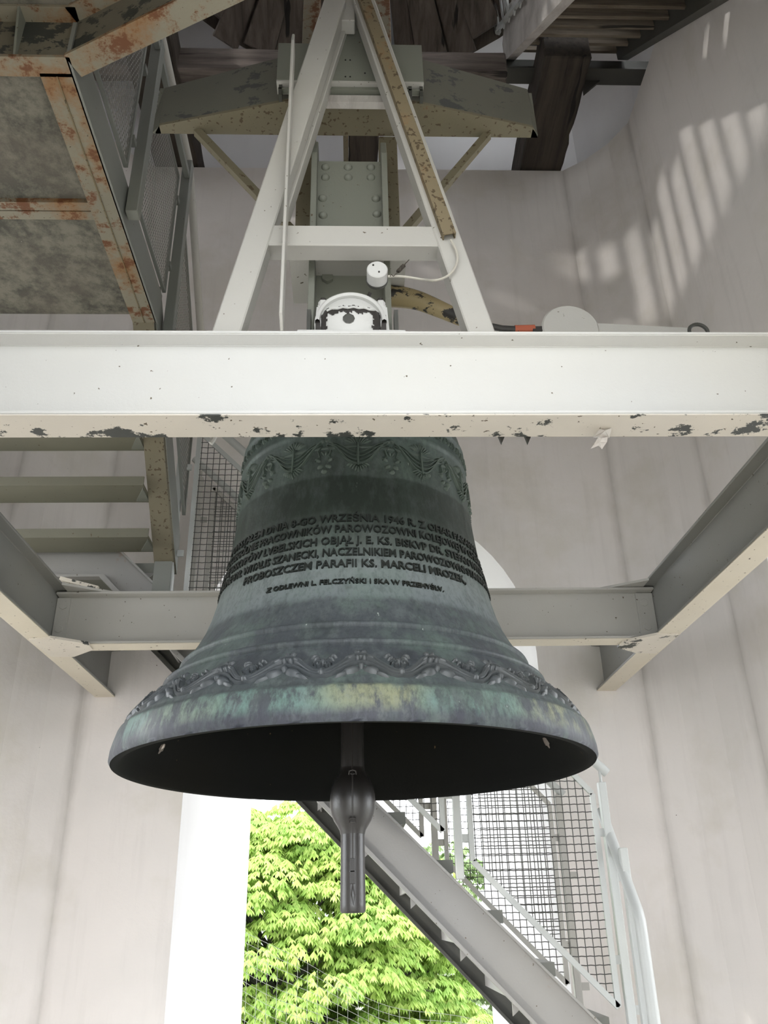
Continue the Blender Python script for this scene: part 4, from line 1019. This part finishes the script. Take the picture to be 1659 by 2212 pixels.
def railing(name, yy, wire, label, dx, postmat, framemat):
    r = thing(name, (0.1, yy, 1.2), label, 'railing')
    to = lambda x, z: (x, yy, z)
    for x0, x1 in ((-0.875, -0.27), (-0.19, 0.40), (0.53, 1.115)):
        x0 += dx; x1 += dx; t0 = 3.23 - (x0 + 0.875); t1 = 3.23 - (x1 + 0.875)
        poly = [(x0, t0), (x1, t1), (x1, t1 + 0.87), (x1 - 0.09, t1 + 0.97), (x0, t0 + 0.875)]
        if x0 < -0.5: poly = [(x0, t0 - .25), (x1, t1 - .25), (x1, t1 + 0.875), (x0, t0 + 0.875)]
        panel(r, poly, to, 'grid', (0, -1, 0), wire, framemat, 0.012, 0.035)
    for xp, lo in ((-0.965, 3.0), (-0.23, 2.45), (0.468, 1.75), (1.165, 0.85)):
        xp += dx; zt_ = topz(xp) + 1.10 if xp > -0.9 else 4.22
        MB().box((xp - .018, yy - .02, lo), (xp + .018, yy + .02, zt_)).build('post', postmat, r, bevel=0.003)
        for sgn in (-1, 1):
            for dz in ((0.30, 0.82) if sgn > 0 else (0.36, 0.88)):
                zz = topz(xp) + dz - (0.15 if sgn > 0 else 0.02)
                if not (xp < -0.9 + dx and sgn < 0): MB().box((xp + sgn * .018, yy - .006, zz), (xp + sgn * .06, yy + .006, zz + .035)).build('clip', framemat, r)
        MB().cyl((xp, yy, zt_), (xp, yy, zt_ + .055), 0.007, 8).build('rail_pin', postmat, r)
    MB().tube([(-1.02 + dx, yy, 4.365), (1.20 + dx, yy, 2.202)], 0.0225, 12).build('handrail', 'rail', r, smooth=True)
    return r
railing('stair_railing', YN - 0.03, 'galv', 'near railing of the stair behind the bell, with pale frames and square wire grid', 0.0, 'rail', 'rail')
railing('stair_railing', YFR, 'galv', 'far grey railing along the back side of the stair behind the bell', -0.04, 'steel', 'steel')
# handrail and post of the next flight, right
h3 = thing('tube_handrail', (1.2, 3.9, 0.2), 'thick white tube handrail with dark chips bending down at the lower right', 'handrail')
pA = aX(1300, 1755, 1.175); pB = aX(1382, 1982, 1.175); pC = Vector((pB.x, pB.y - 0.01, 0.3))
rr = [(0.022), (0.023), (0.024), (0.025), (0.025)]
MB().tube([pA + (pA - pB) * 0.02, pA, pA + (pB - pA) * 0.5, pB + (pA - pB) * .10, pB + (pA - pB) * .05, pB + Vector((0, .002, -.012)), pB + Vector((0, 0, -.05)), pB + Vector((0, -.002, -.3)), pC], 0.024, 16).build('tube', 'rail', h3, smooth=True)
for u, v in ((1327, 1811), (1358, 1905), (1363, 1925), (1392, 2037), (1396, 2046), (1404, 2112), (1404, 2124)):
    p = aX(u, v, 1.165 if v < 1980 else 1.17)
pst = thing('stair_post', (1.17, 3.95, 0), 'pale square post standing beside the thick white handrail, lower right', 'post')
MB().box((1.165, 3.93, 0.0), (1.20, 3.965, 1.86)).build('shaft', 'rail', pst, bevel=0.003)
MB().box((1.158, 3.922, 0.0), (1.207, 3.973, 0.02)).build('foot', 'rail', pst)

# ================================================================== OUTSIDE: trees, net
def tree(name, label, c, rad, nblob, nleaf, lsz, mat, seed, trunk_r=0.16):
    rnd = random.Random(seed); root = thing(name, (c[0], c[1], -3.2), label, 'tree')
    tp = [(c[0], c[1], -3.2), (c[0] + .1, c[1], -1.5), (c[0] - .05, c[1] + .1, c[2]), (c[0], c[1], c[2] + rad[2] * 0.6)]
    MB().tube(smoothpts([Vector(p) for p in tp], 4), 0, 9, rs=[trunk_r * (1 - 0.055 * i) for i in range(13)]).build('trunk', 'bark', root, smooth=True)
    cen = []; bmb = MB()
    for i in range(nblob):
        ph = rnd.uniform(0, 2 * pi); th = math.acos(rnd.uniform(-0.75, 1)); k = rnd.uniform(0.72, 1.0)
        d = Vector((sin(th) * cos(ph), sin(th) * sin(ph), cos(th)))
        cen.append(Vector((c[0] + d.x * rad[0] * k, c[1] + d.y * rad[1] * k, c[2] + d.z * rad[2] * k)))
        if i % 6 == 0:
            s_ = Vector((c[0], c[1], c[2] + d.z * rad[2] * 0.35 - 0.3))
            bmb.tube([s_, s_.lerp(cen[-1], .5) + Vector((0, 0, .1)), cen[-1]], 0, 5, rs=[0.06, 0.035, 0.012])
    bmb.build('branches', 'bark', root, kind='stuff')
    V = []; F = []
    for b in cen:
        br = rnd.uniform(0.32, 0.62) * (rad[0] / 2.7)
        for _ in range(nleaf):
            ph = rnd.uniform(0, 2 * pi); q = sqrt(rnd.uniform(0.05, 1)); hgt = 0.42 * (1 - q * q) + rnd.uniform(-.07, .07)
            o = b + Vector((cos(ph) * q * br, sin(ph) * q * br, hgt * br))
            outd = Vector((cos(ph), sin(ph), 0)); droop = 0.25 + 0.9 * q + rnd.uniform(-.15, .25)
            L = lsz * rnd.uniform(0.7, 1.2); a0 = ph + rnd.uniform(-.5, .5)
            for k in range(5):
                a = a0 + (k - 2) * 0.62; d = Vector((cos(a), sin(a), -droop * rnd.uniform(.7, 1.3))).normalized()
                s_ = d.cross(Vector((0, 0, 1))).normalized() * L * 0.17
                n0 = len(V); mid = o + d * L * 0.6
                V += [o, mid - s_, o + d * L + Vector((0, 0, -.12 * L)), mid + s_]
                F.append((n0, n0 + 1, n0 + 2, n0 + 3))
    mb = MB(); mb.v = V; mb.f = F; mb.mi = [0] * len(F)
    me = bpy.data.meshes.new('foliage'); off = wloc(root)
    me.from_pydata([tuple(v - off) for v in V], [], F); me.materials.append(M[mat])
    o = bpy.data.objects.new('foliage', me); COL.objects.link(o); o.parent = root; o['kind'] = 'stuff'
    return root
tree('chestnut_tree', 'bright spring-green chestnut tree filling the arched opening below the bell', (-1.35, 16.0, 0.6), (3.1, 2.6, 2.75), 520, 100, 0.135, 'leaf', 3)
tree('green_tree', 'darker green tree behind the chestnut, right of the clapper', (1.6, 23.0, -1.2), (3.2, 2.4, 4.6), 220, 60, 0.17, 'leaf2', 9, 0.3)
tree('small_tree', 'small pale green tree left of the stair stringer at the bottom of the opening', (1.45, 12.2, -1.1), (0.75, 0.8, 1.6), 60, 70, 0.10, 'leaf', 11, 0.1)
# bird net across the outer face of the opening, lower part, sagging
nt = MB(); YNET = 6.36
def npt(i, j):
    u = i / 26; v = j / 20
    return Vector((-0.80 + 1.75 * u, YNET + 0.02 * sin(u * 7), 0.4 + 1.05 * v * (0.62 + 0.5 * (1 - u)) - 0.10 * u - 0.12 * sin(pi * u) + 0.02 * sin(u * 11 + v * 5)))
def nseg(a, b):
    d = (b - a).normalized(); s_ = d.cross(Vector((0, 1, 0))).normalized() * 0.0013
    nt.add([a - s_, a + s_, b + s_, b - s_], [(0, 1, 2, 3)])
for i in range(27):
    for j in range(21):
        if i < 26: nseg(npt(i, j), npt(i + 1, j))
        if j < 20: nseg(npt(i, j), npt(i, j + 1))
nt.build('bird_net', 'net', label='sagging thin bird net across the lower part of the opening', cat='net', kind='stuff')
